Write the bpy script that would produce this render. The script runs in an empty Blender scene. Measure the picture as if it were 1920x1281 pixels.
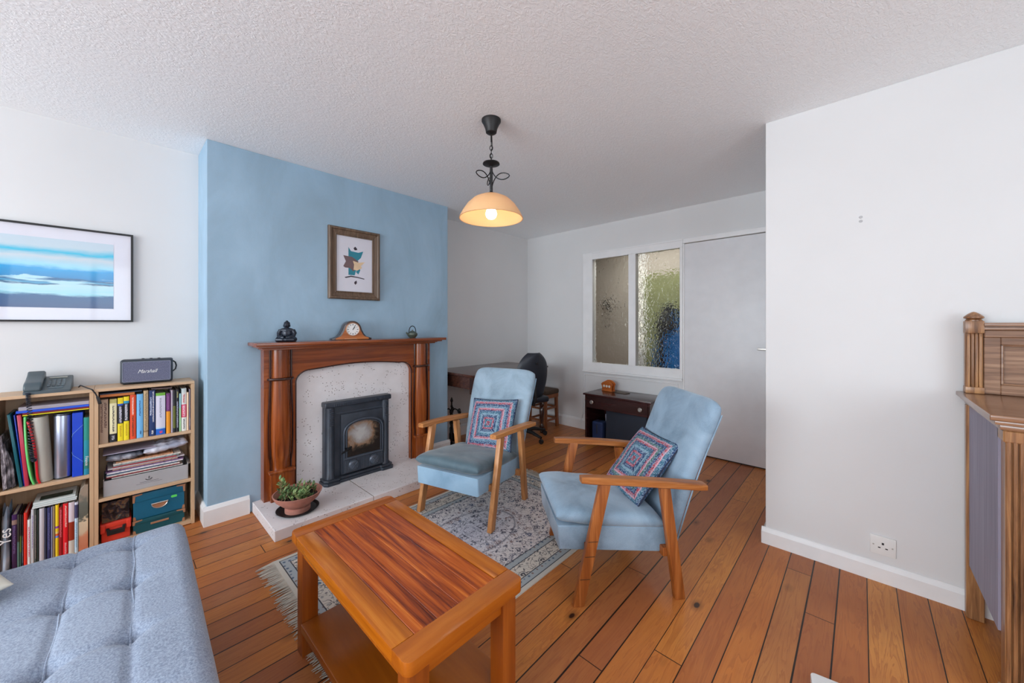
import bpy, bmesh, math, random
from mathutils import Vector, Matrix, noise
random.seed(7)
SC = bpy.context.scene
COL = SC.collection
R = math.radians
PI = math.pi

# ------------------------------------------------------------------ camera
cd = bpy.data.cameras.new('camera'); cam = bpy.data.objects.new('camera', cd); COL.objects.link(cam)
cam.location = (0, 0, 1.25); cam.rotation_euler = (R(90), 0, R(43.159))
cd.sensor_width = 36; cd.lens = 698.5 / 1920 * 36; cd.shift_y = -32.5 / 1920; cd.clip_start = .02
SC.camera = cam
# ------------------------------------------------------------------ world, light, exposure
SC.view_settings.view_transform = 'Standard'; SC.view_settings.look = 'None'
SC.view_settings.gamma = 1; SC.view_settings.use_curve_mapping = False
SC.view_settings.exposure = 0.16
w = bpy.data.worlds.new('world'); SC.world = w; w.use_nodes = True
w.node_tree.nodes['Background'].inputs[0].default_value = (.72, .85, 1, 1)
w.node_tree.nodes['Background'].inputs[1].default_value = 1.2

def area(name, loc, rot, sx, sy, power, col=(1, 1, 1)):
    l = bpy.data.lights.new(name, 'AREA'); l.shape = 'RECTANGLE'; l.size = sx; l.size_y = sy
    l.energy = power; l.color = col
    o = bpy.data.objects.new(name, l); o.location = loc; o.rotation_euler = rot; COL.objects.link(o)
    return o
area('daylight_rear_window', (-1.25, -3.50, 1.5), (R(104), 0, 0), 3.2, 1.42, 162, (.85, .935, 1))
area('daylight_side_window', (1.93, .2, 1.5), (R(108), 0, R(90)), 2.4, 1.4, 30, (.85, .935, 1))
SC.cycles.use_denoising = True
try: SC.cycles.denoiser = 'OPENIMAGEDENOISE'
except Exception: pass
SC.cycles.max_bounces = 16; SC.cycles.diffuse_bounces = 14; SC.cycles.glossy_bounces = 4; SC.cycles.sample_clamp_indirect = 6
SC.cycles.caustics_reflective = False

# ------------------------------------------------------------------ materials
def S(r, g, b):
    f = lambda c: (c / 255 / 12.92) if c <= 10.3 else ((c / 255 + .055) / 1.055) ** 2.4
    return (f(r), f(g), f(b), 1)

class NT:
    def __init__(s, name, rough=.5, metal=0, spec=.5, **kw):
        s.m = bpy.data.materials.new(name); s.m.use_nodes = True
        s.t = s.m.node_tree; s.n = s.t.nodes; s.b = s.n['Principled BSDF']
        s.b.inputs['Roughness'].default_value = rough; s.b.inputs['Metallic'].default_value = metal
        s.b.inputs['Specular IOR Level'].default_value = spec
        for k, v in kw.items(): s.b.inputs[k.replace('_', ' ')].default_value = v
        s._co = None
    def link(s, a, b): s.t.links.new(a, b)
    def co(s):
        if s._co is None: s._co = s.n.new('ShaderNodeTexCoord').outputs['Object']
        return s._co
    def map(s, sc=(1, 1, 1), loc=(0, 0, 0), rot=(0, 0, 0), src=None):
        n = s.n.new('ShaderNodeMapping'); s.link(src or s.co(), n.inputs[0])
        n.inputs['Scale'].default_value = sc; n.inputs['Location'].default_value = loc; n.inputs['Rotation'].default_value = rot
        return n.outputs[0]
    def noise(s, v, scale=5, detail=3, rough=.5, dist=0):
        n = s.n.new('ShaderNodeTexNoise'); s.link(v, n.inputs['Vector'])
        n.inputs['Scale'].default_value = scale; n.inputs['Detail'].default_value = detail
        n.inputs['Roughness'].default_value = rough; n.inputs['Distortion'].default_value = dist
        return n.outputs[0]
    def voro(s, v, scale=5, feature='F1', rnd=1, out='Distance'):
        n = s.n.new('ShaderNodeTexVoronoi'); s.link(v, n.inputs['Vector']); n.feature = feature
        n.inputs['Scale'].default_value = scale; n.inputs['Randomness'].default_value = rnd
        return n.outputs[out]
    def white(s, v):
        n = s.n.new('ShaderNodeTexWhiteNoise'); n.noise_dimensions = '1D'; s.link(v, n.inputs['W']); return n.outputs['Value']
    def math(s, op, a, b=0, c=None):
        n = s.n.new('ShaderNodeMath'); n.operation = op
        for i, x in enumerate((a, b, c)):
            if x is None: continue
            if isinstance(x, (int, float)): n.inputs[i].default_value = x
            else: s.link(x, n.inputs[i])
        return n.outputs[0]
    def sep(s, v=None):
        n = s.n.new('ShaderNodeSeparateXYZ'); s.link(v or s.co(), n.inputs[0]); return n.outputs
    def comb(s, x, y, z):
        n = s.n.new('ShaderNodeCombineXYZ')
        for i, q in enumerate((x, y, z)):
            if isinstance(q, (int, float)): n.inputs[i].default_value = q
            else: s.link(q, n.inputs[i])
        return n.outputs[0]
    def ramp(s, f, stops, interp='LINEAR'):
        n = s.n.new('ShaderNodeValToRGB'); s.link(f, n.inputs[0]); cr = n.color_ramp; cr.interpolation = interp
        while len(cr.elements) < len(stops): cr.elements.new(.5)
        for e, (p, c) in zip(cr.elements, stops):
            e.position = p; e.color = c if len(c) == 4 else (*c, 1)
        return n.outputs[0]
    def mix(s, f, a, b, mode='MIX'):
        n = s.n.new('ShaderNodeMix'); n.data_type = 'RGBA'; n.blend_type = mode
        for i, x in ((0, f), (6, a), (7, b)):
            if isinstance(x, (int, float)): n.inputs[i].default_value = x
            elif isinstance(x, tuple): n.inputs[i].default_value = x if len(x) == 4 else (*x, 1)
            else: s.link(x, n.inputs[i])
        return n.outputs[2]
    def bump(s, h, strength=.3, dist=.002, prev=None):
        n = s.n.new('ShaderNodeBump'); s.link(h, n.inputs['Height'])
        n.inputs['Strength'].default_value = strength; n.inputs['Distance'].default_value = dist
        if prev: s.link(prev, n.inputs['Normal'])
        s.link(n.outputs[0], s.b.inputs['Normal']); return n.outputs[0]
    def color(s, c):
        if isinstance(c, tuple): s.b.inputs['Base Color'].default_value = c
        else: s.link(c, s.b.inputs['Base Color'])
        return s
    def roughness(s, c): s.link(c, s.b.inputs['Roughness'])

def plain(name, c, rough=.5, metal=0, var=.06, bump=0, bscale=80, **kw):
    k = NT(name, rough, metal, **kw)
    nz = k.noise(k.map(), 9, 3)
    d = tuple(x * (1 - var * 2) for x in c[:3]) + (1,); l = tuple(min(1, x * (1 + var)) for x in c[:3]) + (1,)
    k.color(k.ramp(nz, [(.3, d), (.7, l)]))
    if bump: k.bump(k.noise(k.map(), bscale, 3), bump, .001)
    return k.m

def wood(name, cols, axis=0, scale=1, rough=.35, knots=0, contrast=1, bump=.08, grain=22, coat=0):
    """straight stretched grain along an axis"""
    k = NT(name, rough)
    sc = [grain * scale] * 3; sc[axis] = 1.1 * scale
    v = k.map(tuple(sc))
    n1 = k.noise(v, 1, 5, .6, 1.2)
    sc2 = [x * 5 for x in sc]; sc2[axis] = 4 * scale
    n2 = k.noise(k.map(tuple(sc2)), 1, 3, .6)
    f = k.math('ADD', k.math('MULTIPLY', n1, .75), k.math('MULTIPLY', n2, .25))
    lo, hi = .5 - .2 / contrast, .5 + .2 / contrast
    n = len(cols)
    c = k.ramp(f, [(lo + (hi - lo) * i / (n - 1), q) for i, q in enumerate(cols)])
    if knots:
        vv = k.voro(k.map(tuple((3.2 * scale if i != axis else 1.6 * scale) for i in range(3))), knots, 'F1')
        c = k.mix(k.ramp(vv, [(.03, (1, 1, 1, 1)), (.09, (0, 0, 0, 1))]), c, tuple(x * .25 for x in cols[0][:3]) + (1,))
    k.color(c)
    if bump: k.bump(f, bump, .002)
    if coat: k.b.inputs['Coat Weight'].default_value = coat; k.b.inputs['Coat Roughness'].default_value = .15
    return k.m

def velvet(name, lo, mid, hi, rough=.85):
    k = NT(name, rough, spec=.25)
    a = k.noise(k.map(), 4.5, 4, .55, .6); b = k.noise(k.map(), 260, 2)
    f = k.math('ADD', k.math('MULTIPLY', a, .85), k.math('MULTIPLY', b, .15))
    k.color(k.ramp(f, [(.33, lo), (.5, mid), (.68, hi)]))
    k.bump(k.math('ADD', k.noise(k.map(), 9, 3), k.math('MULTIPLY', b, .12)), .35, .006)
    k.b.inputs['Sheen Weight'].default_value = .35; k.b.inputs['Sheen Roughness'].default_value = .4
    return k.m

def emit(name, c, st):
    k = NT(name); k.color((0, 0, 0, 1)); k.b.inputs['Emission Color'].default_value = c
    k.b.inputs['Emission Strength'].default_value = st; return k.m

M = {}
def mats():
    # painted wall
    k = NT('white_wall_paint', .6, spec=.3); k.color(k.ramp(k.noise(k.map(), 1.3, 4), [(.3, S(213, 213, 213)), (.7, S(219, 219, 219))]))
    k.bump(k.noise(k.map(), 120, 3), .08, .001); M['wall'] = k.m
    k = NT('blue_wall_paint', .6, spec=.3)
    a = k.noise(k.map((1, 1, .45)), 2.4, 5, .6, .8)
    k.color(k.ramp(a, [(.3, S(140, 165, 182)), (.5, S(150, 178, 198)), (.72, S(162, 191, 212))]))
    k.bump(k.math('ADD', k.noise(k.map(), 90, 3), k.math('MULTIPLY', k.noise(k.map((1, 1, .3)), 6, 4), 1.5)), .12, .003); M['blue'] = k.m
    # textured ceiling
    k = NT('textured_ceiling', .38, spec=.5); k.color(S(246, 250, 252))
    v = k.map((1, .55, 1), rot=(0, 0, R(35)))
    n = k.noise(v, 62, 3, .55, 1.6)
    big = k.noise(k.map(), 1.6, 3)
    k.bump(k.math('ADD', k.ramp(n, [(.42, (0, 0, 0, 1)), (.6, (1, 1, 1, 1))]), k.math('MULTIPLY', big, 1.6)), .36, .003); M['ceil'] = k.m
    M['trim'] = plain('white_gloss_trim', S(232, 232, 232), .32, var=.02)
    M['trim2'] = plain('white_satin_door', S(224, 224, 226), .4, var=.02)
    M['gap_shade'] = plain('shadow_gap', S(60, 58, 56), .8)
    # pine boards along Y
    k = NT('varnished_pine_boards', .3, spec=.32)
    x, y, z = k.sep()
    u = k.math('DIVIDE', k.math('SUBTRACT', x, .0204), .1)
    idx = k.math('FLOOR', u); fr = k.math('SUBTRACT', u, idx)
    rnd = k.white(idx); rnd2 = k.white(k.math('ADD', idx, 71.3))
    ly = k.math('DIVIDE', k.math('ADD', y, k.math('MULTIPLY', rnd, 7.3)), 2.6)
    jidx = k.math('FLOOR', ly); jf = k.math('SUBTRACT', ly, jidx)
    rb = k.white(k.math('ADD', k.math('MULTIPLY', idx, 3.17), jidx))
    v = k.comb(k.math('MULTIPLY', x, 16), k.math('ADD', k.math('MULTIPLY', y, 1.3), k.math('MULTIPLY', rb, 37)), k.math('MULTIPLY', rb, 11))
    g = k.noise(v, 1, 4, .55, 1.8)
    ring = k.math('FRACT', k.math('MULTIPLY', g, 7))
    ring = k.ramp(ring, [(0, (0, 0, 0, 1)), (.55, (.35, .35, .35, 1)), (.9, (1, 1, 1, 1)), (1, (0, 0, 0, 1))])
    base = k.ramp(rb, [(0, S(186, 104, 34)), (.35, S(224, 144, 56)), (.7, S(204, 118, 44)), (1, S(236, 166, 78))])
    c = k.mix(k.math('MULTIPLY', ring, .6), base, S(150, 70, 18))
    fine = k.noise(k.comb(k.math('MULTIPLY', x, 220), k.math('MULTIPLY', y, 5), rb), 1, 3)
    c = k.mix(k.math('MULTIPLY', fine, .3), c, S(238, 172, 92))
    wear = k.noise(k.map(), 2.1, 3)
    c = k.mix(k.ramp(wear, [(.4, (0, 0, 0, 1)), (.7, (.35, .35, .35, 1))]), c, S(160, 84, 36))
    # some boards took a redder varnish than others
    tone = k.ramp(k.math('ADD', k.math('MULTIPLY', rnd2, .8), k.math('MULTIPLY', wear, .4)), [(.1, (.28, .28, .28, 1)), (.9, (.9, .9, .9, 1))])
    c = k.mix(k.math('MULTIPLY', tone, .72), c, S(132, 74, 56))
    kvv = k.comb(k.math('MULTIPLY', x, 10), k.math('MULTIPLY', y, 5.5), 0); kcol = k.sep(k.voro(kvv, .8, 'F1', 1, 'Color'))[0]
    kv = k.math('ADD', k.voro(kvv, .8, 'F1'), k.math('MULTIPLY', k.math('LESS_THAN', kcol, .62), 1))
    kn = k.ramp(kv, [(.075, (1, 1, 1, 1)), (.10, (.45, .45, .45, 1)), (.24, (0, 0, 0, 1))])
    c = k.mix(kn, c, S(56, 30, 18))
    e = k.math('MINIMUM', fr, k.math('SUBTRACT', 1, fr))
    gapw = k.math('ADD', .012, k.math('MULTIPLY', rnd2, .022))
    gap = k.math('LESS_THAN', e, gapw)
    ej = k.math('LESS_THAN', jf, .0014)
    gap = k.math('MAXIMUM', gap, ej)
    c = k.mix(gap, c, S(34, 20, 13))
    k.color(c)
    k.bump(k.math('SUBTRACT', k.math('MULTIPLY', g, .25), k.math('MULTIPLY', gap, 1)), .35, .002)
    k.roughness(k.math('ADD', .26, k.math('MULTIPLY', wear, .2)))
    M['floor'] = k.m
    # rug
    k = NT('woven_patterned_rug', .95, spec=.1)
    x, y, z = k.sep()
    ax = k.math('ABSOLUTE', x); ay = k.math('ABSOLUTE', y)
    dx = k.math('SUBTRACT', .55, ax); dy = k.math('SUBTRACT', .90, ay)
    d = k.math('MINIMUM', dx, dy)
    sym = k.comb(ax, ay, 0)
    wn = k.n.new('ShaderNodeVectorMath'); wn.operation = 'ADD'
    nn = k.n.new('ShaderNodeTexNoise'); k.link(k.comb(x, y, 0), nn.inputs[0]); nn.inputs['Scale'].default_value = 14
    sc_ = k.n.new('ShaderNodeVectorMath'); sc_.operation = 'SCALE'; k.link(nn.outputs['Color'], sc_.inputs[0]); sc_.inputs['Scale'].default_value = .012
    k.link(sym, wn.inputs[0]); k.link(sc_.outputs[0], wn.inputs[1]); sv = wn.outputs[0]
    # flower rosettes
    v1 = k.voro(sv, 17, 'F1', .75); v1c = k.voro(sv, 17, 'F1', .75, 'Color')
    ringm = k.ramp(v1, [(0, (0, 0, 0, 1)), (.08, (0, 0, 0, 1)), (.12, (1, 1, 1, 1)), (.24, (1, 1, 1, 1)), (.27, (0, 0, 0, 1)), (.34, (0, 0, 0, 1)), (.37, (1, 1, 1, 1)), (.46, (0, 0, 0, 1))])
    pet = k.noise(sv, 62, 1, .5)
    ringm = k.math('MULTIPLY', ringm, k.ramp(pet, [(.40, (0, 0, 0, 1)), (.46, (1, 1, 1, 1))]))
    # vines
    vn = k.noise(sv, 19, 2, .5, 1.2)
    vine = k.ramp(k.math('ABSOLUTE', k.math('SUBTRACT', vn, .5)), [(.009, (1, 1, 1, 1)), (.02, (0, 0, 0, 1))])
    vine2 = k.ramp(k.math('ABSOLUTE', k.math('SUBTRACT', k.noise(sv, 33, 1, .5, .5), .5)), [(.012, (1, 1, 1, 1)), (.03, (0, 0, 0, 1))])
    v2 = k.voro(sv, 33, 'F1', .9); dots = k.ramp(v2, [(.20, (1, 1, 1, 1)), (.27, (0, 0, 0, 1))])
    r_ = k.math('SQRT', k.math('ADD', k.math('MULTIPLY', k.math('MULTIPLY', x, 1.5), k.math('MULTIPLY', x, 1.5)), k.math('MULTIPLY', y, y)))
    med = k.ramp(r_, [(.0, S(188, 190, 202)), (.2, S(202, 202, 210)), (.42, S(212, 206, 204))])
    field = k.mix(k.math('MULTIPLY', vine, .9), med, S(70, 74, 96))
    field = k.mix(k.math('MULTIPLY', vine2, .7), field, S(90, 88, 104))
    motc = k.ramp(v1c, [(.3, S(40, 44, 70)), (.55, S(36, 36, 48)), (.62, S(120, 92, 88)), (.8, S(46, 66, 104)), (1, S(34, 34, 40))], 'CONSTANT')
    field = k.mix(k.math('MULTIPLY', dots, .85), field, motc)
    field = k.mix(k.math('MULTIPLY', ringm, .9), field, motc)
    med_ring = k.ramp(k.math('ABSOLUTE', k.math('SUBTRACT', r_, .30)), [(.004, (1, 1, 1, 1)), (.009, (0, 0, 0, 1))])
    field = k.mix(k.math('MULTIPLY', med_ring, .6), field, S(70, 76, 96))
    # borders
    bordc = k.mix(k.math('MULTIPLY', vine2, .9), S(208, 200, 188), S(34, 34, 44))
    bordc = k.mix(k.math('MULTIPLY', ringm, .95), bordc, k.ramp(v1c, [(.3, S(34, 34, 48)), (.6, S(40, 90, 120)), (.8, S(150, 116, 96))], 'CONSTANT'))
    bordc = k.mix(k.math('MULTIPLY', dots, .5), bordc, S(52, 60, 78))
    guard = k.mix(k.ramp(k.voro(sv, 30, 'F1', .3), [(.16, (1, 1, 1, 1)), (.26, (0, 0, 0, 1))]), S(158, 166, 170), k.ramp(v1c, [(.4, S(60, 84, 110)), (.7, S(120, 92, 84))], 'CONSTANT'))
    def gt(v): return k.math('GREATER_THAN', d, v)
    c = k.mix(gt(.022), S(196, 190, 178), S(44, 46, 54))
    c = k.mix(gt(.027), c, guard); c = k.mix(gt(.062), c, S(40, 42, 52)); c = k.mix(gt(.067), c, bordc)
    c = k.mix(gt(.150), c, S(40, 42, 52)); c = k.mix(gt(.155), c, guard); c = k.mix(gt(.188), c, S(44, 48, 58)); c = k.mix(gt(.193), c, field)
    weave = k.noise(k.map(), 420, 2)
    c = k.mix(k.math('MULTIPLY', weave, .14), c, S(226, 222, 218)); k.color(c)
    k.bump(k.math('ADD', weave, k.math('MULTIPLY', dots, .3)), .4, .002); M['rug'] = k.m
    M['fringe'] = plain('cream_wool_fringe', S(196, 190, 178), .95, var=.1)
    # woods
    M['maho_z'] = wood('mahogany_upright', [S(84, 34, 8), S(140, 68, 24), S(182, 104, 50)], 2, 1, .25, contrast=.9, coat=.2)
    M['maho_y'] = wood('mahogany_rail', [S(82, 34, 10), S(132, 64, 26), S(170, 94, 44)], 1, 1, .25, contrast=.9, coat=.4)
    M['maho_d'] = wood('dark_moulding', [S(40, 16, 9), S(66, 28, 14)], 2, 1, .22, coat=.4)
    M['desk'] = wood('dark_desk_wood', [S(48, 26, 20), S(76, 44, 34), S(98, 62, 50)], 1, 1, .25, coat=.3)
    M['desk_leg'] = wood('turned_dark_leg', [S(34, 18, 14), S(66, 34, 22)], 2, 1, .22, coat=.4)
    M['cab'] = wood('reddish_black_cabinet', [S(34, 16, 16), S(52, 24, 24), S(66, 32, 32)], 0, 1, .25, coat=.3)
    M['teak'] = wood('oiled_teak', [S(140, 86, 40), S(190, 124, 66), S(220, 160, 100)], 1, 1, .42, contrast=.9)
    M['teak_b'] = wood('worn_brown_teak', [S(96, 48, 16), S(156, 92, 42), S(202, 138, 80)], 1, 1, .38, contrast=.9)
    M['teak_leg'] = wood('oiled_teak_leg', [S(134, 84, 44), S(184, 124, 72), S(216, 160, 106)], 2, 1, .42, contrast=.9)
    M['teak_leg_b'] = wood('worn_brown_teak_leg', [S(88, 40, 12), S(146, 80, 32), S(196, 126, 68)], 2, 1, .38, contrast=.9)
    M['ct_x'] = wood('acacia_plank', [S(78, 24, 2), S(140, 58, 8), S(178, 84, 16), S(206, 116, 36)], 0, 1.3, .24, contrast=1.25, coat=.12, grain=22, bump=.04)
    M['ct_x2'] = wood('acacia_rail', [S(136, 66, 8), S(176, 96, 16), S(204, 126, 36)], 0, 1, .24, contrast=1.1, coat=.12, grain=14)
    M['ct_y'] = wood('acacia_end_board', [S(130, 62, 10), S(166, 88, 18), S(190, 110, 32)], 1, 1, .26, contrast=.8, coat=.12, grain=12)
    M['ct_z'] = wood('acacia_leg', [S(104, 46, 10), S(142, 70, 18), S(166, 92, 30)], 2, 1, .3, contrast=.8, coat=.1)
    M['ct_s'] = wood('acacia_shelf', [S(112, 54, 6), S(144, 76, 12), S(172, 98, 22)], 0, .8, .28, contrast=.7, knots=1.1, coat=.1, grain=8)
    M['beech'] = wood('beech_laminate', [S(186, 150, 116), S(200, 166, 132), S(212, 180, 148)], 1, 1, .45, contrast=.7, bump=.03)
    M['beech_z'] = wood('beech_laminate_upright', [S(180, 144, 108), S(198, 162, 126), S(210, 176, 142)], 2, 1, .45, contrast=.7, bump=.03)
    M['oak_z'] = wood('carved_oak_upright', [S(74, 46, 28), S(142, 98, 62), S(190, 142, 94)], 2, 1.6, .38, contrast=1.1, coat=.2)
    M['oak_x'] = wood('carved_oak_rail', [S(84, 56, 40), S(138, 102, 78), S(176, 140, 112)], 0, 1.6, .38, contrast=1, coat=.2)
    M['oak_top'] = wood('oak_top_board', [S(96, 62, 42), S(130, 92, 66), S(158, 116, 86)], 0, 1.2, .25, contrast=.8, coat=.4)
    M['panel'] = wood('grey_lavender_side_panel', [S(112, 108, 124), S(138, 134, 152), S(158, 154, 172)], 2, 1, .6, contrast=.7)
    M['framewood'] = wood('weathered_frame_wood', [S(60, 46, 38), S(98, 78, 62), S(134, 110, 88)], 2, 2, .5, contrast=.9)
    M['clockwood'] = wood('honey_clock_veneer', [S(136, 68, 24), S(176, 98, 44), S(196, 122, 62)], 1, 2, .25, coat=.4)
    M['darkwood'] = wood('dark_clock_case', [S(38, 22, 18), S(64, 38, 30)], 1, 2, .25, coat=.4)
    M['stoolwood'] = wood('stool_wood', [S(112, 62, 34), S(150, 92, 54)], 2, 1, .4)
    # stone
    k = NT('speckled_limestone', .55)
    a = k.noise(k.map(), 5, 4); b = k.voro(k.map((1, 1, 1)), 60, 'F1'); c2 = k.noise(k.map(), 14, 2)
    c = k.ramp(a, [(.3, S(218, 213, 213)), (.6, S(230, 226, 227)), (.8, S(238, 236, 236))])
    sp = k.math('MULTIPLY', k.math('LESS_THAN', b, .24), k.math('GREATER_THAN', c2, .53))
    c = k.mix(k.math('MULTIPLY', sp, .75), c, S(124, 108, 100))
    k.color(c); k.bump(sp, -.3, .002); M['stone'] = k.m
    M['stone_joint'] = plain('stone_joint', S(120, 108, 98), .8)
    M['iron'] = plain('cast_iron_blue_black', S(58, 64, 74), .38, .2, var=.15, bump=.15, bscale=200)
    M['iron_hi'] = plain('cast_iron_worn', S(82, 90, 102), .35, .35, bump=.1)
    M['black'] = plain('matt_black', S(22, 22, 24), .5)
    M['blackm'] = plain('black_iron', S(30, 30, 32), .35, .6)
    M['soot'] = plain('sooty_firebox', S(20, 17, 15), .9)
    k = NT('smoke_stained_stove_glass', .12, spec=.6)
    x, y, z = k.sep()
    rr = k.math('SQRT', k.math('ADD', k.math('POWER', k.math('DIVIDE', k.math('ADD', y, .03), .155), 2), k.math('POWER', k.math('DIVIDE', k.math('SUBTRACT', z, .08), .13), 2)))
    f = k.math('ADD', rr, k.math('MULTIPLY', k.math('SUBTRACT', k.noise(k.map((1, 1, 1)), 13, 4, .6, 1.2), .5), .9))
    k.color(k.ramp(f, [(.2, S(176, 172, 170)), (.5, S(146, 138, 132)), (.72, S(138, 106, 82)), (.88, S(70, 60, 50)), (1, S(38, 30, 26))])); M['stoveglass'] = k.m
    # fabric
    M['velA'] = velvet('slate_blue_velvet', S(124, 144, 158), S(150, 172, 188), S(166, 188, 204))
    M['velA_cush'] = velvet('worn_grey_blue_velvet', S(66, 84, 94), S(86, 106, 116), S(106, 126, 134), .5)
    M['velA_base'] = velvet('powder_blue_velvet', S(128, 160, 184), S(146, 178, 202), S(160, 192, 214))
    M['velB'] = velvet('sky_blue_velvet', S(112, 136, 154), S(138, 162, 182), S(156, 180, 198))
    M['button'] = plain('velvet_button', S(92, 116, 134), .8)
    k = NT('heathered_grey_blue_felt', .9, spec=.15)
    a = k.noise(k.map(), 210, 2, .7); b = k.noise(k.map(), 3, 3); fine = k.noise(k.map((1, 3, 1)), 600, 2)
    f = k.math('ADD', k.math('MULTIPLY', a, .6), k.math('ADD', k.math('MULTIPLY', b, .15), k.math('MULTIPLY', fine, .25)))
    k.color(k.ramp(f, [(.36, S(108, 120, 140)), (.5, S(142, 154, 174)), (.64, S(166, 178, 196))]))
    k.bump(k.math('ADD', a, fine), .25, .001); k.b.inputs['Sheen Weight'].default_value = .2; M['sofa'] = k.m
    M['cream'] = plain('cream_cushion_cloth', S(206, 202, 190), .9, bump=.2, bscale=300)
    # patchwork
    def patch(name, s, tint):
        k = NT(name, .9, spec=.15)
        x, y, z = k.sep()
        nz = k.noise(k.map(), 22, 3)
        cc = k.math('MAXIMUM', k.math('ABSOLUTE', x), k.math('ABSOLUTE', y))
        f = k.math('DIVIDE', k.math('ADD', cc, k.math('MULTIPLY', k.math('SUBTRACT', nz, .5), .012)), s)
        red, pink, nv, tl, lt, dk = S(168, 72, 84), S(206, 148, 156), S(44, 66, 104), S(62, 104, 126), S(122, 154, 170), S(34, 40, 62)
        c = k.ramp(f, [(0, red), (.07, tl), (.14, red), (.2, nv), (.3, lt), (.36, tl), (.42, nv), (.47, red), (.52, pink), (.56, tint), (.64, nv), (.72, red), (.78, pink), (.81, tl), (.88, nv), (.95, dk)], 'CONSTANT')
        pr = k.noise(k.map(), 130, 2, .6); c = k.mix(k.ramp(pr, [(.45, (0, 0, 0, 1)), (.62, (.75, .75, .75, 1))]), c, S(150, 170, 188))
        pr2 = k.voro(k.map(), 85, 'F1'); c = k.mix(k.ramp(pr2, [(.12, (.6, .6, .6, 1)), (.3, (0, 0, 0, 1))]), c, S(30, 42, 74))
        diag = k.ramp(k.math('ABSOLUTE', k.math('SUBTRACT', k.math('ABSOLUTE', x), k.math('ABSOLUTE', y))), [(.001, (.7, .7, .7, 1)), (.004, (0, 0, 0, 1))])
        c = k.mix(diag, c, dk)
        k.color(c); k.bump(k.math('ADD', nz, k.math('MULTIPLY', pr, .3)), .5, .006); return k.m
    M['patchA'] = patch('patchwork_blue_pink', .2, S(96, 128, 150)); M['patchB'] = patch('patchwork_navy_red', .2, S(70, 104, 96))
    M['piping'] = plain('navy_piping', S(36, 44, 66), .8)
    # misc
    M['white'] = plain('white_plastic', S(226, 226, 224), .35, var=.01)
    M['paper'] = plain('paper', S(224, 221, 214), .8, var=.04)
    M['page'] = plain('page_block', S(206, 198, 182), .9, var=.08)
    M['mat'] = plain('mount_board', S(214, 214, 224), .25, var=.01, Coat_Weight=.6)
    M['terra'] = plain('pinkish_terracotta', S(186, 128, 112), .75, var=.16, bump=.2, bscale=40)
    M['soil'] = plain('dark_soil', S(44, 34, 30), .95, var=.4, bump=.8, bscale=120)
    M['leaf'] = plain('succulent_leaf', S(96, 128, 74), .5, var=.3)
    M['leaf2'] = plain('pale_green_leaf', S(142, 166, 104), .5, var=.2)
    M['stem'] = plain('reddish_stem', S(146, 110, 82), .6)
    M['chrome'] = plain('brushed_metal', S(190, 186, 180), .3, .9)
    M['brass'] = plain('rose_brass', S(196, 148, 116), .35, .6)
    M['greybox'] = plain('grey_card_box', S(164, 162, 164), .7, var=.03)
    M['teal'] = plain('teal_card_box', S(0, 92, 122), .5, var=.05)
    M['teal_d'] = plain('dark_teal_card_box', S(4, 78, 88), .5, var=.05)
    M['red'] = plain('coral_red_plastic', S(226, 66, 48), .4, var=.04)
    M['green'] = plain('lime_sticker', S(92, 220, 96), .5)
    M['ink'] = plain('dark_ink', S(40, 36, 38), .7)
    M['phone'] = plain('slate_phone_plastic', S(70, 82, 88), .38, var=.04)
    M['phone_l'] = plain('phone_keys', S(104, 116, 122), .4)
    M['lcd'] = plain('phone_display', S(148, 150, 142), .2)
    M['navy'] = plain('navy_canvas', S(26, 44, 84), .8, bump=.3)
    M['navyd'] = plain('dark_navy_board', S(28, 34, 48), .7, var=.08)
    M['chairblk'] = plain('office_chair_black', S(36, 40, 50), .45, var=.06)
    M['bronze'] = plain('dark_figurine', S(36, 42, 54), .28, .3, var=.1)
    M['pot'] = plain('green_grey_cast_iron', S(84, 92, 82), .4, .3, var=.1)
    M['rattan'] = plain('dark_woven_seat', S(74, 56, 42), .8, bump=.6, bscale=90)
mats()

def finish(name, bm, mat, parent=None, smooth=True, ang=32):
    bmesh.ops.recalc_face_normals(bm, faces=bm.faces)
    me = bpy.data.meshes.new(name); bm.to_mesh(me); bm.free()
    for m in (mat if isinstance(mat, (list, tuple)) else [mat]): me.materials.append(M[m] if isinstance(m, str) else m)
    if smooth:
        me.shade_smooth(); me.set_sharp_from_angle(angle=R(ang))
    o = bpy.data.objects.new(name, me); COL.objects.link(o)
    if parent: o.parent = parent
    return o
def obj(name, mat, fn, parent=None, smooth=True, ang=32):
    bm = bmesh.new(); fn(bm); return finish(name, bm, mat, parent, smooth, ang)
def thing(name, label, cat, loc=(0, 0, 0), rz=0, group=None):
    o = bpy.data.objects.new(name, None); COL.objects.link(o); o.location = loc; o.rotation_euler = (0, 0, rz)
    o.empty_display_size = .05; o['label'] = label; o['category'] = cat
    if group: o['group'] = group
    return o
def tag(o, label, cat, group=None):
    o['label'] = label; o['category'] = cat
    if group: o['group'] = group
    return o
def struct(name, mat, fn, parent=None, smooth=False):
    o = obj(name, mat, fn, parent, smooth)
    if not parent: o['kind'] = 'structure'
    return o

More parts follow.
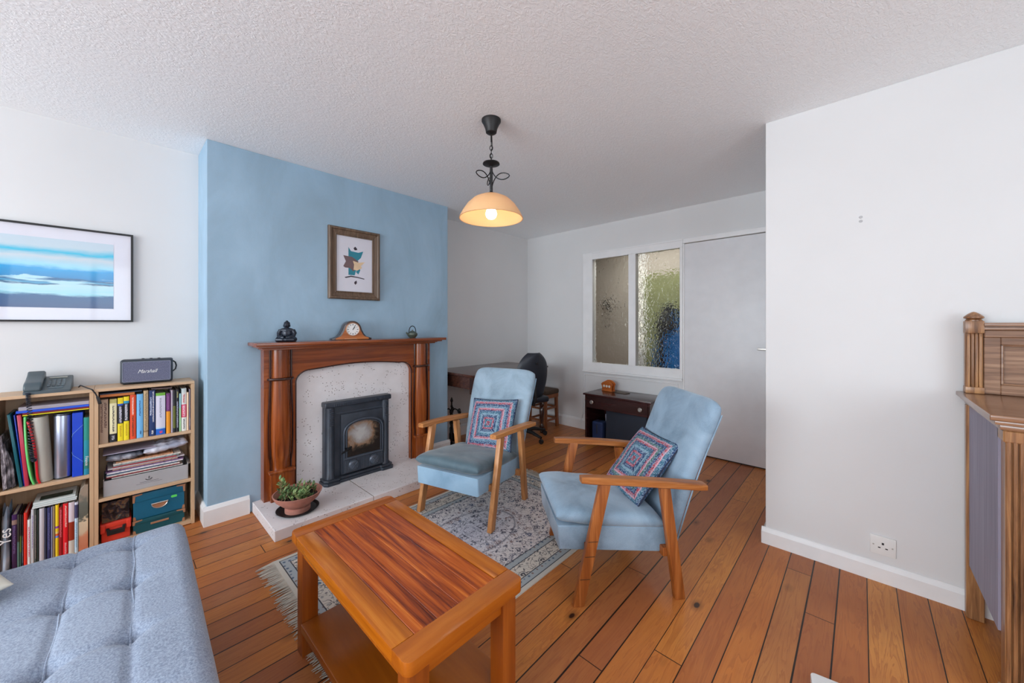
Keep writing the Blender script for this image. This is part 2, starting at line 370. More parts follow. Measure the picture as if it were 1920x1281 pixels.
def bx(bm, x0, x1, y0, y1, z0, z1, bev=.002, mi=0, mtx=None, seg=1):
    r = bmesh.ops.create_cube(bm, size=1); vs = r['verts']
    for v in vs: v.co = Vector((x0 + (v.co.x + .5) * (x1 - x0), y0 + (v.co.y + .5) * (y1 - y0), z0 + (v.co.z + .5) * (z1 - z0)))
    fs = set(f for v in vs for f in v.link_faces); out = list(vs)
    for f in fs: f.material_index = mi
    if bev:
        b = min(bev, .45 * min(abs(x1 - x0), abs(y1 - y0), abs(z1 - z0)))
        es = list(set(e for v in vs for e in v.link_edges))
        rr = bmesh.ops.bevel(bm, geom=es, offset=b, segments=seg, affect='EDGES', profile=.6)
        for f in rr['faces']: f.material_index = mi
        out = list(set(v for f in rr['faces'] for v in f.verts))
    if mtx:
        for v in out: v.co = mtx @ v.co
    return out
def prism(bm, pts, axis, a, b, bev=0, mi=0, seg=1):
    """pts in the two other axes (cyclic xyz order kept), extruded along axis from a to b"""
    def co(p, t):
        if axis == 'x': return (t, p[0], p[1])
        if axis == 'y': return (p[0], t, p[1])
        return (p[0], p[1], t)
    A = [bm.verts.new(co(p, a)) for p in pts]; B = [bm.verts.new(co(p, b)) for p in pts]; n = len(pts)
    fa = bm.faces.new(A); fb = bm.faces.new(B[::-1]); fs = [fa, fb]
    for i in range(n): fs.append(bm.faces.new((A[i], B[i], B[(i + 1) % n], A[(i + 1) % n])))
    for f in fs: f.material_index = mi
    if bev:
        es = list(set(fa.edges) | set(fb.edges))
        bmesh.ops.recalc_face_normals(bm, faces=fs)
        rr = bmesh.ops.bevel(bm, geom=es, offset=bev, segments=seg, affect='EDGES', profile=.6)
        for f in rr['faces']: f.material_index = mi
    return A + B
def lathe(bm, prof, c=(0, 0, 0), seg=32, mi=0, sx=1, sy=1, mtx=None, a0=0, a1=2 * PI):
    full = abs(a1 - a0 - 2 * PI) < 1e-6; n = seg if full else seg + 1; rings = []
    for r, z in prof:
        ring = []
        for i in range(n):
            a = a0 + (a1 - a0) * i / seg
            p = Vector((r * math.cos(a) * sx, r * math.sin(a) * sy, z))
            if mtx: p = mtx @ p
            ring.append(bm.verts.new(p + Vector(c)))
        rings.append(ring)
    for j in range(len(rings) - 1):
        for i in range(seg):
            k2 = (i + 1) % n if full else i + 1
            f = bm.faces.new((rings[j][i], rings[j][k2], rings[j + 1][k2], rings[j + 1][i])); f.material_index = mi
    for ring, (r, z) in ((rings[0], prof[0]), (rings[-1], prof[-1])):
        if r > 1e-4 and full:
            f = bm.faces.new(ring); f.material_index = mi
    bmesh.ops.remove_doubles(bm, verts=[v for ring in (rings[0], rings[-1]) for v in ring], dist=1e-6)
def tube(bm, pts, r, seg=8, closed=False, mi=0):
    pts = [Vector(p) for p in pts]; n = len(pts); rs = r if isinstance(r, (list, tuple)) else [r] * n
    rings = []; up = None
    for i, p in enumerate(pts):
        if closed: t = pts[(i + 1) % n] - pts[i - 1]
        else: t = pts[min(i + 1, n - 1)] - pts[max(i - 1, 0)]
        t.normalize()
        if up is None: up = t.orthogonal().normalized()
        else:
            up = up - t * up.dot(t)
            up = up.normalized() if up.length > 1e-6 else t.orthogonal().normalized()
        s = t.cross(up)
        rings.append([bm.verts.new(p + (up * math.cos(2 * PI * k / seg) + s * math.sin(2 * PI * k / seg)) * rs[i]) for k in range(seg)])
    m = n if closed else n - 1
    for j in range(m):
        a, b = rings[j], rings[(j + 1) % n]
        for i in range(seg):
            f = bm.faces.new((a[i], a[(i + 1) % seg], b[(i + 1) % seg], b[i])); f.material_index = mi
    if not closed:
        for q in (rings[0], rings[-1]): bm.faces.new(q).material_index = mi
def beam(bm, p0, p1, wx, wt, side=(1, 0, 0), bev=.004, mi=0, taper=1, seg=2):
    """rectangular bar p0->p1; wx = size along side, wt = size across; ends cut level in z when long axis is upright"""
    p0, p1 = Vector(p0), Vector(p1); t = (p1 - p0).normalized(); s = Vector(side).normalized(); q = t.cross(s).normalized()
    if abs(t.z) > .7: q = Vector((0, 0, 1)).cross(s).normalized()
    vs = []
    for p, k in ((p0, taper), (p1, 1)):
        for a, b in ((-1, -1), (1, -1), (1, 1), (-1, 1)):
            vs.append(bm.verts.new(p + s * (a * wx / 2 * k) + q * (b * wt / 2 * k)))
    fs = [bm.faces.new(vs[0:4]), bm.faces.new(vs[4:8][::-1])]
    for i in range(4): fs.append(bm.faces.new((vs[i], vs[i + 4], vs[(i + 1) % 4 + 4], vs[(i + 1) % 4])))
    bmesh.ops.recalc_face_normals(bm, faces=fs)
    for f in fs: f.material_index = mi
    if bev:
        rr = bmesh.ops.bevel(bm, geom=list(set(e for f in fs for e in f.edges)), offset=bev, segments=seg, affect='EDGES', profile=.6)
        for f in rr['faces']: f.material_index = mi
def pillow(bm, w, h, t, n=22, mi=0, wob=.0, seed=0, pinch=.06):
    """closed cushion in the local xy plane"""
    top = {}; 
    for sgn in (1, -1):
        for i in range(n + 1):
            for j in range(n + 1):
                u = -1 + 2 * i / n; v = -1 + 2 * j / n
                if sgn == -1 and (i in (0, n) or j in (0, n)): top[(-1, i, j)] = top[(1, i, j)]; continue
                uu = math.sin(u * PI / 2); vv = math.sin(v * PI / 2)
                k = (1 - uu * uu) ** .42 * (1 - vv * vv) ** .42
                px = uu * w / 2 * (1 - pinch * (1 - vv * vv) * uu * uu); py = vv * h / 2 * (1 - pinch * (1 - uu * uu) * vv * vv)
                z = sgn * t / 2 * k
                z += wob * k * noise.noise(Vector((px * 9, py * 9, seed + sgn * 3)))
                top[(sgn, i, j)] = bm.verts.new((px, py, z))
    for sgn in (1, -1):
        for i in range(n):
            for j in range(n):
                f = bm.faces.new((top[(sgn, i, j)], top[(sgn, i + 1, j)], top[(sgn, i + 1, j + 1)], top[(sgn, i, j + 1)])); f.material_index = mi
def rim(w, h, n=14, pinch=.06):
    P = []
    for k in range(4):
        for i in range(n):
            t = -1 + 2 * i / n
            u, v = [(t, -1), (1, t), (-t, 1), (-1, -t)][k]
            uu = math.sin(u * PI / 2); vv = math.sin(v * PI / 2)
            P.append((uu * w / 2 * (1 - pinch * (1 - vv * vv) * uu * uu), vv * h / 2 * (1 - pinch * (1 - uu * uu) * vv * vv), 0))
    return P
def ell(bm, c, r, seg=16, rot=None, mi=0):
    m = Matrix.Translation(c) @ (rot or Matrix()) @ Matrix.Diagonal((*r, 1))
    q = bmesh.ops.create_uvsphere(bm, u_segments=seg, v_segments=max(6, seg // 2), radius=1, matrix=m)
    for v in q['verts']:
        for f in v.link_faces: f.material_index = mi
def text(name, body, size, mat, parent, loc, rot, shear=0, ext=.0004, align='CENTER', sx=1):
    c = bpy.data.curves.new(name, 'FONT'); c.body = body; c.size = size; c.shear = shear; c.extrude = ext
    c.align_x = align; c.align_y = 'CENTER'; c.materials.append(M[mat] if isinstance(mat, str) else mat)
    o = bpy.data.objects.new(name, c); COL.objects.link(o); o.location = loc; o.rotation_euler = rot; o.scale = (sx, 1, 1)
    bpy.context.view_layer.update()
    me = bpy.data.meshes.new_from_object(o.evaluated_get(bpy.context.evaluated_depsgraph_get())); bpy.data.objects.remove(o)
    o = bpy.data.objects.new(name, me); COL.objects.link(o); o.location = loc; o.rotation_euler = rot; o.scale = (sx, 1, 1)
    if parent: o.parent = parent
    return o

# ================================================================== ROOM SHELL
XL, XC, YC0, YC1, YB, YR, XJ, HC = -3.30, -2.96, .39, 2.234, 3.83, 2.55, -.40, 2.40
YF, XE = -3.40, 1.85
struct('floor', 'floor', lambda bm: bx(bm, XL - .1, XE + .1, YF - .1, 5.3, -.1, 0, 0))
struct('ceiling', 'ceil', lambda bm: bx(bm, XL - .1, XE + .1, YF - .1, YB + .12, HC, HC + .1, 0))
struct('wall_left', 'wall', lambda bm: bx(bm, XL - .1, XL, YF - .1, YB + .1, 0, HC, 0))
struct('wall_chimney_breast', 'blue', lambda bm: bx(bm, XL, XC, YC0, YC1, 0, HC, .004, seg=2))
def wall_back(bm):
    bx(bm, XL, -2.37, YB, YB + .1, 0, HC, 0)
    bx(bm, -2.37, XJ, YB, YB + .1, 2.075, HC, 0)
    bx(bm, -2.37, -1.275, YB, YB + .1, 0, .70, 0)
struct('wall_back', 'wall', wall_back)
def wall_right(bm):
    bx(bm, XJ, XE + .1, YR, YR + .1, 0, HC, .002)
    bx(bm, XJ, XJ + .1, YR + .1, YB + .1, 0, HC, 0)
struct('wall_right', 'wall', wall_right)
def wall_front(bm):
    bx(bm, XL, -2.95, YF - .1, YF, 0, HC, 0); bx(bm, .45, XE, YF - .1, YF, 0, HC, 0)
    bx(bm, -2.95, .45, YF - .1, YF, 0, .78, 0); bx(bm, -2.95, .45, YF - .1, YF, 2.22, HC, 0)
struct('wall_front', 'wall', wall_front)
def wall_side(bm):
    bx(bm, XE, XE + .1, YF - .1, -1.05, 0, HC, 0); bx(bm, XE, XE + .1, 1.45, YR, 0, HC, 0)
    bx(bm, XE, XE + .1, -1.05, 1.45, 0, .78, 0); bx(bm, XE, XE + .1, -1.05, 1.45, 2.22, HC, 0)
struct('wall_side', 'wall', wall_side)
def winframe(bm, horiz, a, b, c):
    for t in (a, (a * 2 + b) / 3, (a + 2 * b) / 3, b):
        if horiz: bx(bm, t - .03, t + .03, c - .03, c + .03, .78, 2.22, .003)
        else: bx(bm, c - .03, c + .03, t - .03, t + .03, .78, 2.22, .003)
    for z in (.8, 2.2):
        if horiz: bx(bm, a, b, c - .03, c + .03, z - .03, z + .03, .003)
        else: bx(bm, c - .03, c + .03, a, b, z - .03, z + .03, .003)
struct('window_2', 'trim', lambda bm: winframe(bm, True, -2.95, .45, YF - .05))
struct('window_3', 'trim', lambda bm: winframe(bm, False, -1.05, 1.45, XE + .05))

def bb_prof(bm, p0, p1, nrm, h, t=.018):
    """skirting board p0->p1 with a stepped bead"""
    p0, p1, n = Vector((*p0, 0)), Vector((*p1, 0)), Vector((*nrm, 0))
    prof = [(0, 0), (t, 0), (t, h - .022), (t * .75, h - .016), (t * .6, h - .006), (t * .3, h), (0, h)]
    A = [bm.verts.new(p0 + n * a + Vector((0, 0, z))) for a, z in prof]; B = [bm.verts.new(p1 + n * a + Vector((0, 0, z))) for a, z in prof]
    bm.faces.new(A); bm.faces.new(B[::-1])
    for i in range(len(prof)): bm.faces.new((A[i], B[i], B[(i + 1) % len(prof)], A[(i + 1) % len(prof)]))
struct('baseboard_left', 'trim', lambda bm: (bb_prof(bm, (XL, YF), (XL, YC0), (1, 0), .12), bb_prof(bm, (XL, YC1), (XL, YB), (1, 0), .12)), smooth=True)
struct('baseboard_chimney_breast', 'trim', lambda bm: (bb_prof(bm, (XC, YC0 - .018), (XC, .61), (1, 0), .118), bb_prof(bm, (XC, 2.04), (XC, YC1 + .018), (1, 0), .118),
       bb_prof(bm, (XL, YC0), (XC, YC0), (0, -1), .118), bb_prof(bm, (XL, YC1), (XC, YC1), (0, 1), .118)), smooth=True)
struct('baseboard_back', 'trim', lambda bm: bb_prof(bm, (XL, YB), (-1.285, YB), (0, -1), .125), smooth=True)
struct('baseboard_right', 'trim', lambda bm: (bb_prof(bm, (XJ - .018, YR + .0005), (XE, YR + .0005), (0, -1), .09), bb_prof(bm, (XJ, YR + .001), (XJ, YB), (-1, 0), .09)), smooth=True)

# internal window, rippled glass
win = thing('window_1', 'x', 'x', (0, YB, 0)); del win['label']; del win['category']; win['kind'] = 'structure'
def wf(bm):
    f = -.028; b = .06
    bx(bm, -2.414, -2.288, f, -.001, .713, 2.085, .003); bx(bm, -2.369, -2.288, -.001, b, .713, 2.07, 0)
    bx(bm, -2.288, -1.276, f, b, 2.007, 2.0745, .003); bx(bm, -2.288, -1.276, f, -.001, 2.0745, 2.085, 0)
    bx(bm, -2.288, -1.276, f, b, .713, .800, .003); bx(bm, -1.841, -1.763, f + .001, b, .80, 2.007, .003); bx(bm, -1.305, -1.276, f + .001, b, .80, 2.007, .002)
    for a, c in ((-2.288, -1.841), (-1.763, -1.305)):
        for z in (.80, 2.0): bx(bm, a + .0005, c - .0005, f - .006, f + .0005, z, z + .007, .001)
        bx(bm, a, a + .007, f - .006, f + .0005, .8075, 1.9995, .001)
    bx(bm, -2.414, -1.276, f - .012, b * 0, .690, .7125, .003)
obj('window_frame', 'trim', wf, win)
k = NT('rippled_glass', .02, spec=.5); k.b.inputs['Transmission Weight'].default_value = 1; k.b.inputs['IOR'].default_value = 1.25
k.color((.93, .95, .92, 1)); rip = k.noise(k.map((1, 1, .9)), 34, 1, .5, .5); k.bump(rip, .8, .016)
M['glass'] = k.m
for a, b in ((-2.284, -1.841), (-1.763, -1.305)):
    obj('pane', 'glass', lambda bm: bx(bm, a - .004, b + .004, .012, .018, .796, 2.012, 0), win, False)
def skirtpanel(bm):
    f = YB - .004
    for z in (.655, ): bx(bm, -2.40, -1.33, f - .008, YB, z - .004, z + .004, .002)
    for x in (-1.33, -2.40): bx(bm, x - .004, x + .004, f - .008, YB, .125, .655, .002)
struct('trim_1', 'trim', skirtpanel)
struct('trim_2', 'trim', lambda bm: (bx(bm, -1.275, XJ, YB - .028, YB + .06, 2.04, 2.087, .004), bx(bm, -1.275, -1.262, YB - .024, YB + .04, .0, 2.039, .002)))
door = thing('door_1', 'x', 'x', (-.85, YB, 0)); del door['label']; del door['category']; door['kind'] = 'structure'
obj('door_panel', 'trim2', lambda bm: bx(bm, -.412, .43, -.018, .022, .012, 2.034, .003, seg=2), door)
def dh(bm):
    lathe(bm, [(0, 0), (.022, 0), (.022, -.006), (.009, -.009), (.009, -.045), (0, -.045)], (.30, -.018, 1.035), 16, mtx=Matrix.Rotation(R(-90), 4, 'X'))
    beam(bm, (.295, -.06, 1.035), (.20, -.06, 1.035), .012, .016, (0, 1, 0), .003)
obj('door_handle', 'chrome', dh, door)
def hinge(bm):
    for z in (.35, 1.78): tube(bm, [(-.419, -.022, z - .035), (-.419, -.022, z + .035)], .005, 8)
obj('hinge', 'trim', hinge, door)
struct('door_gap_shade', 'gap_shade', lambda bm: bx(bm, -1.27, XJ, YB - .004, YB + .04, 0, .011, 0))  # dark strip painted in as the shade under the door

# hall behind the glass
hb = NT('hall_beige_wall', .8); hb.color(hb.ramp(hb.noise(hb.map(), 2), [(.3, S(172, 164, 154)), (.7, S(184, 176, 166))])); M['hallbeige'] = hb.m
M['hallgreen'] = plain('hall_green_wall', S(136, 140, 98), .8, var=.12)
struct('wall_hall_back', 'hallbeige', lambda bm: bx(bm, -3.4, -2.27, 5.0, 5.1, 0, 2.4, 0))
struct('wall_hall_green', ['hallgreen', 'hallbeige'], lambda bm: (bx(bm, -2.17, -.2, 5.0, 5.1, 0, 1.93, 0), bx(bm, -2.17, -.2, 5.0, 5.1, 1.931, 2.4, 0, mi=1)))
struct('wall_hall_left', 'hallbeige', lambda bm: bx(bm, -3.5, -3.4, 3.93, 5.1, 0, 2.4, 0))
struct('wall_hall_right', 'hallbeige', lambda bm: bx(bm, -.3, -.2, 3.93, 5.0, 0, 2.4, 0))
struct('ceiling_hall', 'hallbeige', lambda bm: bx(bm, -3.5, -.2, YB + .12, 5.1, 2.4, 2.5, 0))
struct('door_2', 'trim', lambda bm: (bx(bm, -2.27, -2.235, 4.97, 5.06, 0, 2.4, .003), bx(bm, -2.21, -2.17, 4.97, 5.06, 0, 2.4, .003)))
struct('door_gap_glow', emit('glowing_gap_strip', (1, .93, .78, 1), 2.2), lambda bm: bx(bm, -2.235, -2.21, 5.02, 5.03, .9, 2.1, 0))  # emissive strip standing in for the bright gap of the door frame
ll = bpy.data.lights.new('added_hall_fill', 'AREA'); ll.energy = 12; ll.size = .8; ll.color = (1, .96, .90)  # unseen area light added to brighten the hall behind the glass
lo = bpy.data.objects.new('added_hall_fill', ll); lo.location = (-1.9, 4.35, 2.38); COL.objects.link(lo)
# coat on the hall pegs
def coat(bm):
    n = 40; rows = [(1.40, .045, .04), (1.34, .10, .07), (1.2, .15, .09), (1.0, .18, .10), (.8, .20, .11), (.66, .21, .11)]
    rings = []
    for z, rx, ry in rows:
        rings.append([bm.verts.new((rx * math.cos(2 * PI * i / n) * (1 + .10 * math.sin(5 * 2 * PI * i / n + z * 3)), ry * math.sin(2 * PI * i / n) * (1 + .18 * math.sin(9 * 2 * PI * i / n)), z)) for i in range(n)])
    for a, b in zip(rings, rings[1:]):
        for i in range(n): bm.faces.new((a[i], a[(i + 1) % n], b[(i + 1) % n], b[i]))
    bm.faces.new(rings[0]); bm.faces.new(rings[-1])
ct = thing('hanging_coat', 'bright blue coat hanging in the hall behind the rippled glass', 'coat', (-1.78, 4.885, 0))
obj('coat_body', plain('bright_blue_nylon', S(10, 130, 222), .5, var=.15), coat, ct)
def scarf(bm):
    ell(bm, (0, 0, 1.44), (.065, .06, .07)); ell(bm, (-.01, -.02, 1.34), (.11, .09, .08)); ell(bm, (0, -.03, 1.24), (.14, .09, .10))
    for x in (-.06, -.03): tube(bm, [(x, -.10, 1.2), (x - .005, -.125, .95), (x - .01, -.125, .68)], [.03, .026, .028], 10)
obj('coat_peg', 'blackm', lambda bm: (bx(bm, -.12, .12, .095, .115, 1.40, 1.45, .003), tube(bm, [(0, .10, 1.43), (0, .03, 1.42), (0, .02, 1.45)], .007, 8), tube(bm, [(0, .02, 1.43), (0, .01, 1.40), (0, .0, 1.38)], .005, 6)), ct)
sc2 = obj('black_hat_and_scarf', 'black', scarf); sc2.location = (-1.78, 4.77, 0)
tag(sc2, 'black hat and scarf bundled on top of the blue hall coat', 'scarf')
def orn(bm):
    ell(bm, (0, 0, 1.52), (.05, .03, .055)); ell(bm, (.02, 0, 1.47), (.03, .02, .04)); tube(bm, [(-.01, 0, 1.46), (-.012, 0, 1.16)], .006, 6)
    for z in (1.34, 1.24, 1.18): ell(bm, (-.012, 0, z), (.012, .01, .02), 8)
on = obj('wall_ornament', 'black', orn); on.location = (-2.735, 4.97, .03)
tag(on, 'small dark ornament on a string seen through the left glass pane', 'ornament')

# pale marks of old wall plugs on the right wall
struct('trim_4', plain('filled_plug_marks', S(184, 184, 186), .7), lambda bm: [lathe(bm, [(0, 0), (.007, 0), (.006, -.0025), (0, -.0025)], (-.002, YR, z), 12, mtx=Matrix.Rotation(R(-90), 4, 'X')) for z in (1.785, 1.765)])

# ================================================================== RUG
RC = (-1.695, 1.465)
rug = thing('rug', 'cream and navy floral patterned rug with fringed ends under the armchairs', 'rug', (*RC, 0))
def rugm(bm):
    n, m = 40, 60; g = {}
    for i in range(n + 1):
        for j in range(m + 1):
            x = -.55 + 1.1 * i / n; y = -.9 + 1.8 * j / m
            e = .004 * noise.noise(Vector((0, y * 3, 1))) if i in (0, n) else 0
            g[i, j] = bm.verts.new((x + e, y, .007 + .0012 * noise.noise(Vector((x * 5, y * 5, 0)))))
    for i in range(n):
        for j in range(m): bm.faces.new((g[i, j], g[i + 1, j], g[i + 1, j + 1], g[i, j + 1]))
    r = bmesh.ops.extrude_face_region(bm, geom=list(bm.faces))
    for v in r['geom']:
        if isinstance(v, bmesh.types.BMVert): v.co.z = .0005
obj('rug_field', 'rug', rugm, rug)
def fringe(s):
    def f(bm):
        rnd = random.Random(3 + s); x = -.548
        while x < .548:
            L = .055 + rnd.random() * .03; a = (rnd.random() - .5) * .03; h = .003 + rnd.random() * .003
            y0 = s * .897
            tube(bm, [(x, y0, .006), (x + a * .4, y0 + s * L * .5, h), (x + a, y0 + s * L, .002)], [.0022, .0024, .0012], 5)
            x += .0042 + rnd.random() * .002
    return f
for s_ in (-1, 1): obj('fringe', 'fringe', fringe(s_), rug)

# ================================================================== ARMCHAIRS
def armchair(label, loc, rz, fab, cush, base, arm, leg, rows, lift=0):
    t = thing('armchair', label, 'armchair', (*loc, 0), rz)
    def shell(bm):
        A = [(-.05, .225), (.50, .182), (.52, .30), (-.058, .335)]
        prism(bm, A, 'x', -.232, .232, .012, seg=3)
    obj('seat_base', base, shell, t)
    def cushion(bm):
        n, m = 26, 26; g = {}
        for s in (1, -1):
            for i in range(n + 1):
                for j in range(m + 1):
                    u = -1 + 2 * i / n; v = -1 + 2 * j / m
                    if s == -1 and (i in (0, n) or j in (0, m)): g[-1, i, j] = g[1, i, j]; continue
                    uu = math.copysign(abs(math.sin(u * PI / 2)) ** .8, u); vv = math.copysign(abs(math.sin(v * PI / 2)) ** .8, v)
                    kk = (1 - abs(uu) ** 14) ** .5 * (1 - abs(vv) ** 14) ** .5
                    x = uu * (.238 + .006 * (1 - vv * vv)); y = .19 + vv * .255
                    zc = .378 - (y + .06) * .115
                    z = zc + s * (.036 * kk + (.010 * (1 - uu * uu) * (1 - vv * vv) if s == 1 else 0))
                    z += .006 * noise.noise(Vector((x * 11, y * 11, s))) * kk
                    g[s, i, j] = bm.verts.new((x, y, z))
        for s in (1, -1):
            for i in range(n):
                for j in range(m): bm.faces.new((g[s, i, j], g[s, i + 1, j], g[s, i + 1, j + 1], g[s, i, j + 1]))
    obj('seat_cushion', cush, cushion, t, ang=60)
    # backrest: slab that flares upwards and leans back
    def bpt(v, w, s):
        # v 0..1 bottom to top, w -1..1, s front(+1)/rear(-1)
        hw = .222 + (.268 - .222) * min(1, v * 1.15) ** .8
        y = .475 + .235 * v - .018 * math.sin(v * PI); z = .20 + .69 * v
        th = .040 - .006 * v
        return Vector((w * hw, y - s * th * .95, z + s * th * .32))
    def back(bm):
        n, m = 26, 34; g = {}
        for s in (1, -1):
            for i in range(n + 1):
                for j in range(m + 1):
                    u = -1 + 2 * i / n; v = -1 + 2 * j / m
                    if s == -1 and (i in (0, n) or j in (0, m)): g[-1, i, j] = g[1, i, j]; continue
                    uu = math.copysign(abs(math.sin(u * PI / 2)) ** .75, u); vv = math.copysign(abs(math.sin(v * PI / 2)) ** .75, v)
                    kk = (1 - abs(uu) ** 14) ** .45 * (1 - abs(vv) ** 12) ** .45
                    # rounded upper corners
                    cut = 1 - .045 * max(0, vv) ** 8
                    p = bpt((vv + 1) / 2, uu * cut, s * kk)
                    if vv > 0: p.z -= .03 * vv * abs(uu) ** 7
                    if s == 1:
                        for bw, bv in buttons:
                            d2 = (uu * .25 - bw) ** 2 + ((vv + 1) / 2 * .72 - bv * .72) ** 2
                            p.y += .016 * math.exp(-d2 / .0011)
                        p.y += .004 * noise.noise(Vector((p.x * 9, p.z * 9, 2)))
                    g[s, i, j] = bm.verts.new(p)
        for s in (1, -1):
            for i in range(n):
                for j in range(m): bm.faces.new((g[s, i, j], g[s, i + 1, j], g[s, i + 1, j + 1], g[s, i, j + 1]))
    buttons = rows
    b = obj('backrest', fab, back, t, ang=70)
    for bw, bv in buttons:
        p = bpt(bv, bw / .25, 1)
        obj('button', 'button', lambda bm: ell(bm, (p.x, p.y + .010, p.z), (.0095, .005, .0095), 12), b)
    for w in (-1, 1): obj('piping', base, lambda bm: tube(bm, [bpt(.02 + .90 * i / 30, w * .992, -.72) for i in range(31)], .0035, 6), b)
    for s in (-1, 1):
        obj('leg', leg, lambda bm: beam(bm, (s * .272, .025 + (.23 * lift if s < 0 else 0), lift if s < 0 else 0), (s * .272, .150, .548), .03, .05, (1, 0, 0), .004), t)
        obj('leg', leg, lambda bm: beam(bm, (s * .272, .497, 0), (s * .272, .425, .512), .03, .048, (1, 0, 0), .004), t)
        def armm(bm):
            n = 14; g = []
            for i in range(n + 1):
                v = i / n; y = .035 + .58 * v; z = .563 - .054 * v + .006 * math.sin(v * PI)
                w = .023 + .006 * math.sin(min(1, v * 1.3) * PI / 2); h = .016
                if i == 0 or i == n: w *= .9; h *= .85
                cx = s * (.280 + .006 * math.sin(v * PI))
                g.append([bm.verts.new((cx + a * w, y, z + b2 * h)) for a, b2 in ((-1, -.7), (-.75, -1), (.75, -1), (1, -.7), (1, .7), (.75, 1), (-.75, 1), (-1, .7))])
            for a, b2 in zip(g, g[1:]):
                for i in range(8): bm.faces.new((a[i], a[(i + 1) % 8], b2[(i + 1) % 8], b2[i]))
            bm.faces.new(g[0]); bm.faces.new(g[-1])
        obj('armrest', arm, armm, t)
    def rail(bm):
        for y, z in ((.08, .235), (.44, .205)): beam(bm, (-.262, y, z), (.262, y, z), .03, .04, (0, 1, 0), .003)
    obj('cross_rail', leg, rail, t)
    return t
cA = armchair('slate blue velvet armchair nearer the fireplace with worn grey seat cushion', (-1.873, 1.4434), R(15.7), 'velA', 'velA_cush', 'velA_base', 'teak', 'teak_leg', [(-.085, .50), (.085, .50)])
cB = armchair('sky blue velvet armchair on the bare boards, right of the rug', (-1.1408, 1.5716), R(-41.39), 'velB', 'velB', 'velB', 'teak_b', 'teak_leg_b', [(-.08, .52), (.08, .52)], lift=.0085)
cA.location.z = .0085
for t_ in (.22, .40, .52):
    y_ = .025 + .125 * t_; z_ = .548 * t_
    obj('leg_crack', 'black', lambda bm: bx(bm, .2865, .2876, y_ - .022, y_ + .022, z_ - .0012, z_ + .0012, 0), cB, False)

def cushion_thing(label, mat, size, mtx):
    t = thing('patchwork_cushion', label, 'cushion', (0, 0, 0), group=None)
    t.matrix_world = mtx
    obj('cushion_cover', mat, lambda bm: pillow(bm, size, size, .10, 24, wob=.012, seed=size * 10), t, ang=180)
    obj('piping', 'piping', lambda bm: tube(bm, rim(size, size), .004, 6, True), t)
    return t
def on_chair(loc, rz, p, tilt, spin, twist=0):
    return (Matrix.Translation((*loc, 0)) @ Matrix.Rotation(rz, 4, 'Z') @ Matrix.Translation(p) @ Matrix.Rotation(twist, 4, 'Z') @ Matrix.Rotation(tilt, 4, 'X') @ Matrix.Rotation(spin, 4, 'Z'))
cushion_thing('square patchwork cushion in pink and blue resting upright in the chair near the fireplace', 'patchA', .38,
              on_chair((-1.873, 1.4434), R(15.7), (.02, .455, .515), R(65), R(4), R(-2)))
cushion_thing('navy and red patchwork cushion tilted on its corner in the right armchair', 'patchB', .38,
              on_chair((-1.1408, 1.5716), R(-41.39), (-.035, .450, .500), R(50), R(2), R(3)))

# ================================================================== COFFEE TABLE
tb = thing('coffee_table', 'orange brown wooden coffee table with lower shelf in the foreground', 'coffee table', (-1.18, .665, 0))
hx, hy, zt = .415, .205, .46
def rcorner(x0, x1, y0, y1, rr, n=6):
    P = []
    for cx_, cy_, a0 in ((x1 - rr, y1 - rr, 0), (x0 + rr, y1 - rr, 90), (x0 + rr, y0 + rr, 180), (x1 - rr, y0 + rr, 270)):
        for i in range(n + 1): a = R(a0 + 90 * i / n); P.append((cx_ + rr * math.cos(a), cy_ + rr * math.sin(a)))
    return P
def endboard(s):
    def f(bm):
        P = rcorner(-hx, hx, -hy, hy, .022)
        Q = [p for p in P if s * p[0] > hx - .03]
        Q = [p for p in P if (p[0] * s) > 0]
        Q.sort(key=lambda p: p[1])
        a = s * (hx - .067)
        out = [(a, -hy)] + Q + [(a, hy)]
        prism(bm, out, 'z', zt - .036, zt, .003, seg=2)
    return f
for s in (-1, 1): obj('end_board', 'ct_y', endboard(s), tb)
def rails(bm):
    for s in (-1, 1): bx(bm, -hx + .068, hx - .068, s * hy - (0 if s < 0 else .062), s * hy + (.062 if s < 0 else 0), zt - .036, zt, .003, seg=2)
obj('side_board', 'ct_x2', rails, tb)
def planks(bm):
    ys = [-.142, -.072, .0, .072, .142]
    for i in range(4): bx(bm, -hx + .068, hx - .068, ys[i] + .0004, ys[i + 1] - .0004, zt - .03, zt - .0008, .0015)
obj('top_planks', 'ct_x', planks, tb)
def apron(bm):
    for s in (-1, 1):
        bx(bm, -hx + .05, hx - .05, s * (hy - .033) - .010, s * (hy - .033) + .010, zt - .085, zt - .034, .002)
        bx(bm, s * (hx - .036) - .010, s * (hx - .036) + .010, -hy + .05, hy - .05, zt - .085, zt - .034, .002)
obj('apron', 'ct_y', apron, tb)
for sx_ in (-1, 1):
    for sy_ in (-1, 1):
        obj('leg', 'ct_z', lambda bm: bx(bm, sx_ * (hx - .045) - .028, sx_ * (hx - .045) + .028, sy_ * (hy - .047) - .028, sy_ * (hy - .047) + .028, .0085 if (sx_ < 0 and sy_ > 0) else 0, zt - .036, .003, seg=2), tb)
obj('lower_shelf', 'ct_s', lambda bm: bx(bm, -hx + .075, hx - .075, -hy + .012, hy - .012, .105, .135, .005, seg=2), tb)

# ================================================================== SOFA
ANG = R(1.9 * -1)
sofa = thing('sofa_bed', 'grey blue felt sofa bed with stitched seams and dimpled tufts', 'sofa', (-2.105, .203, 0), ANG)
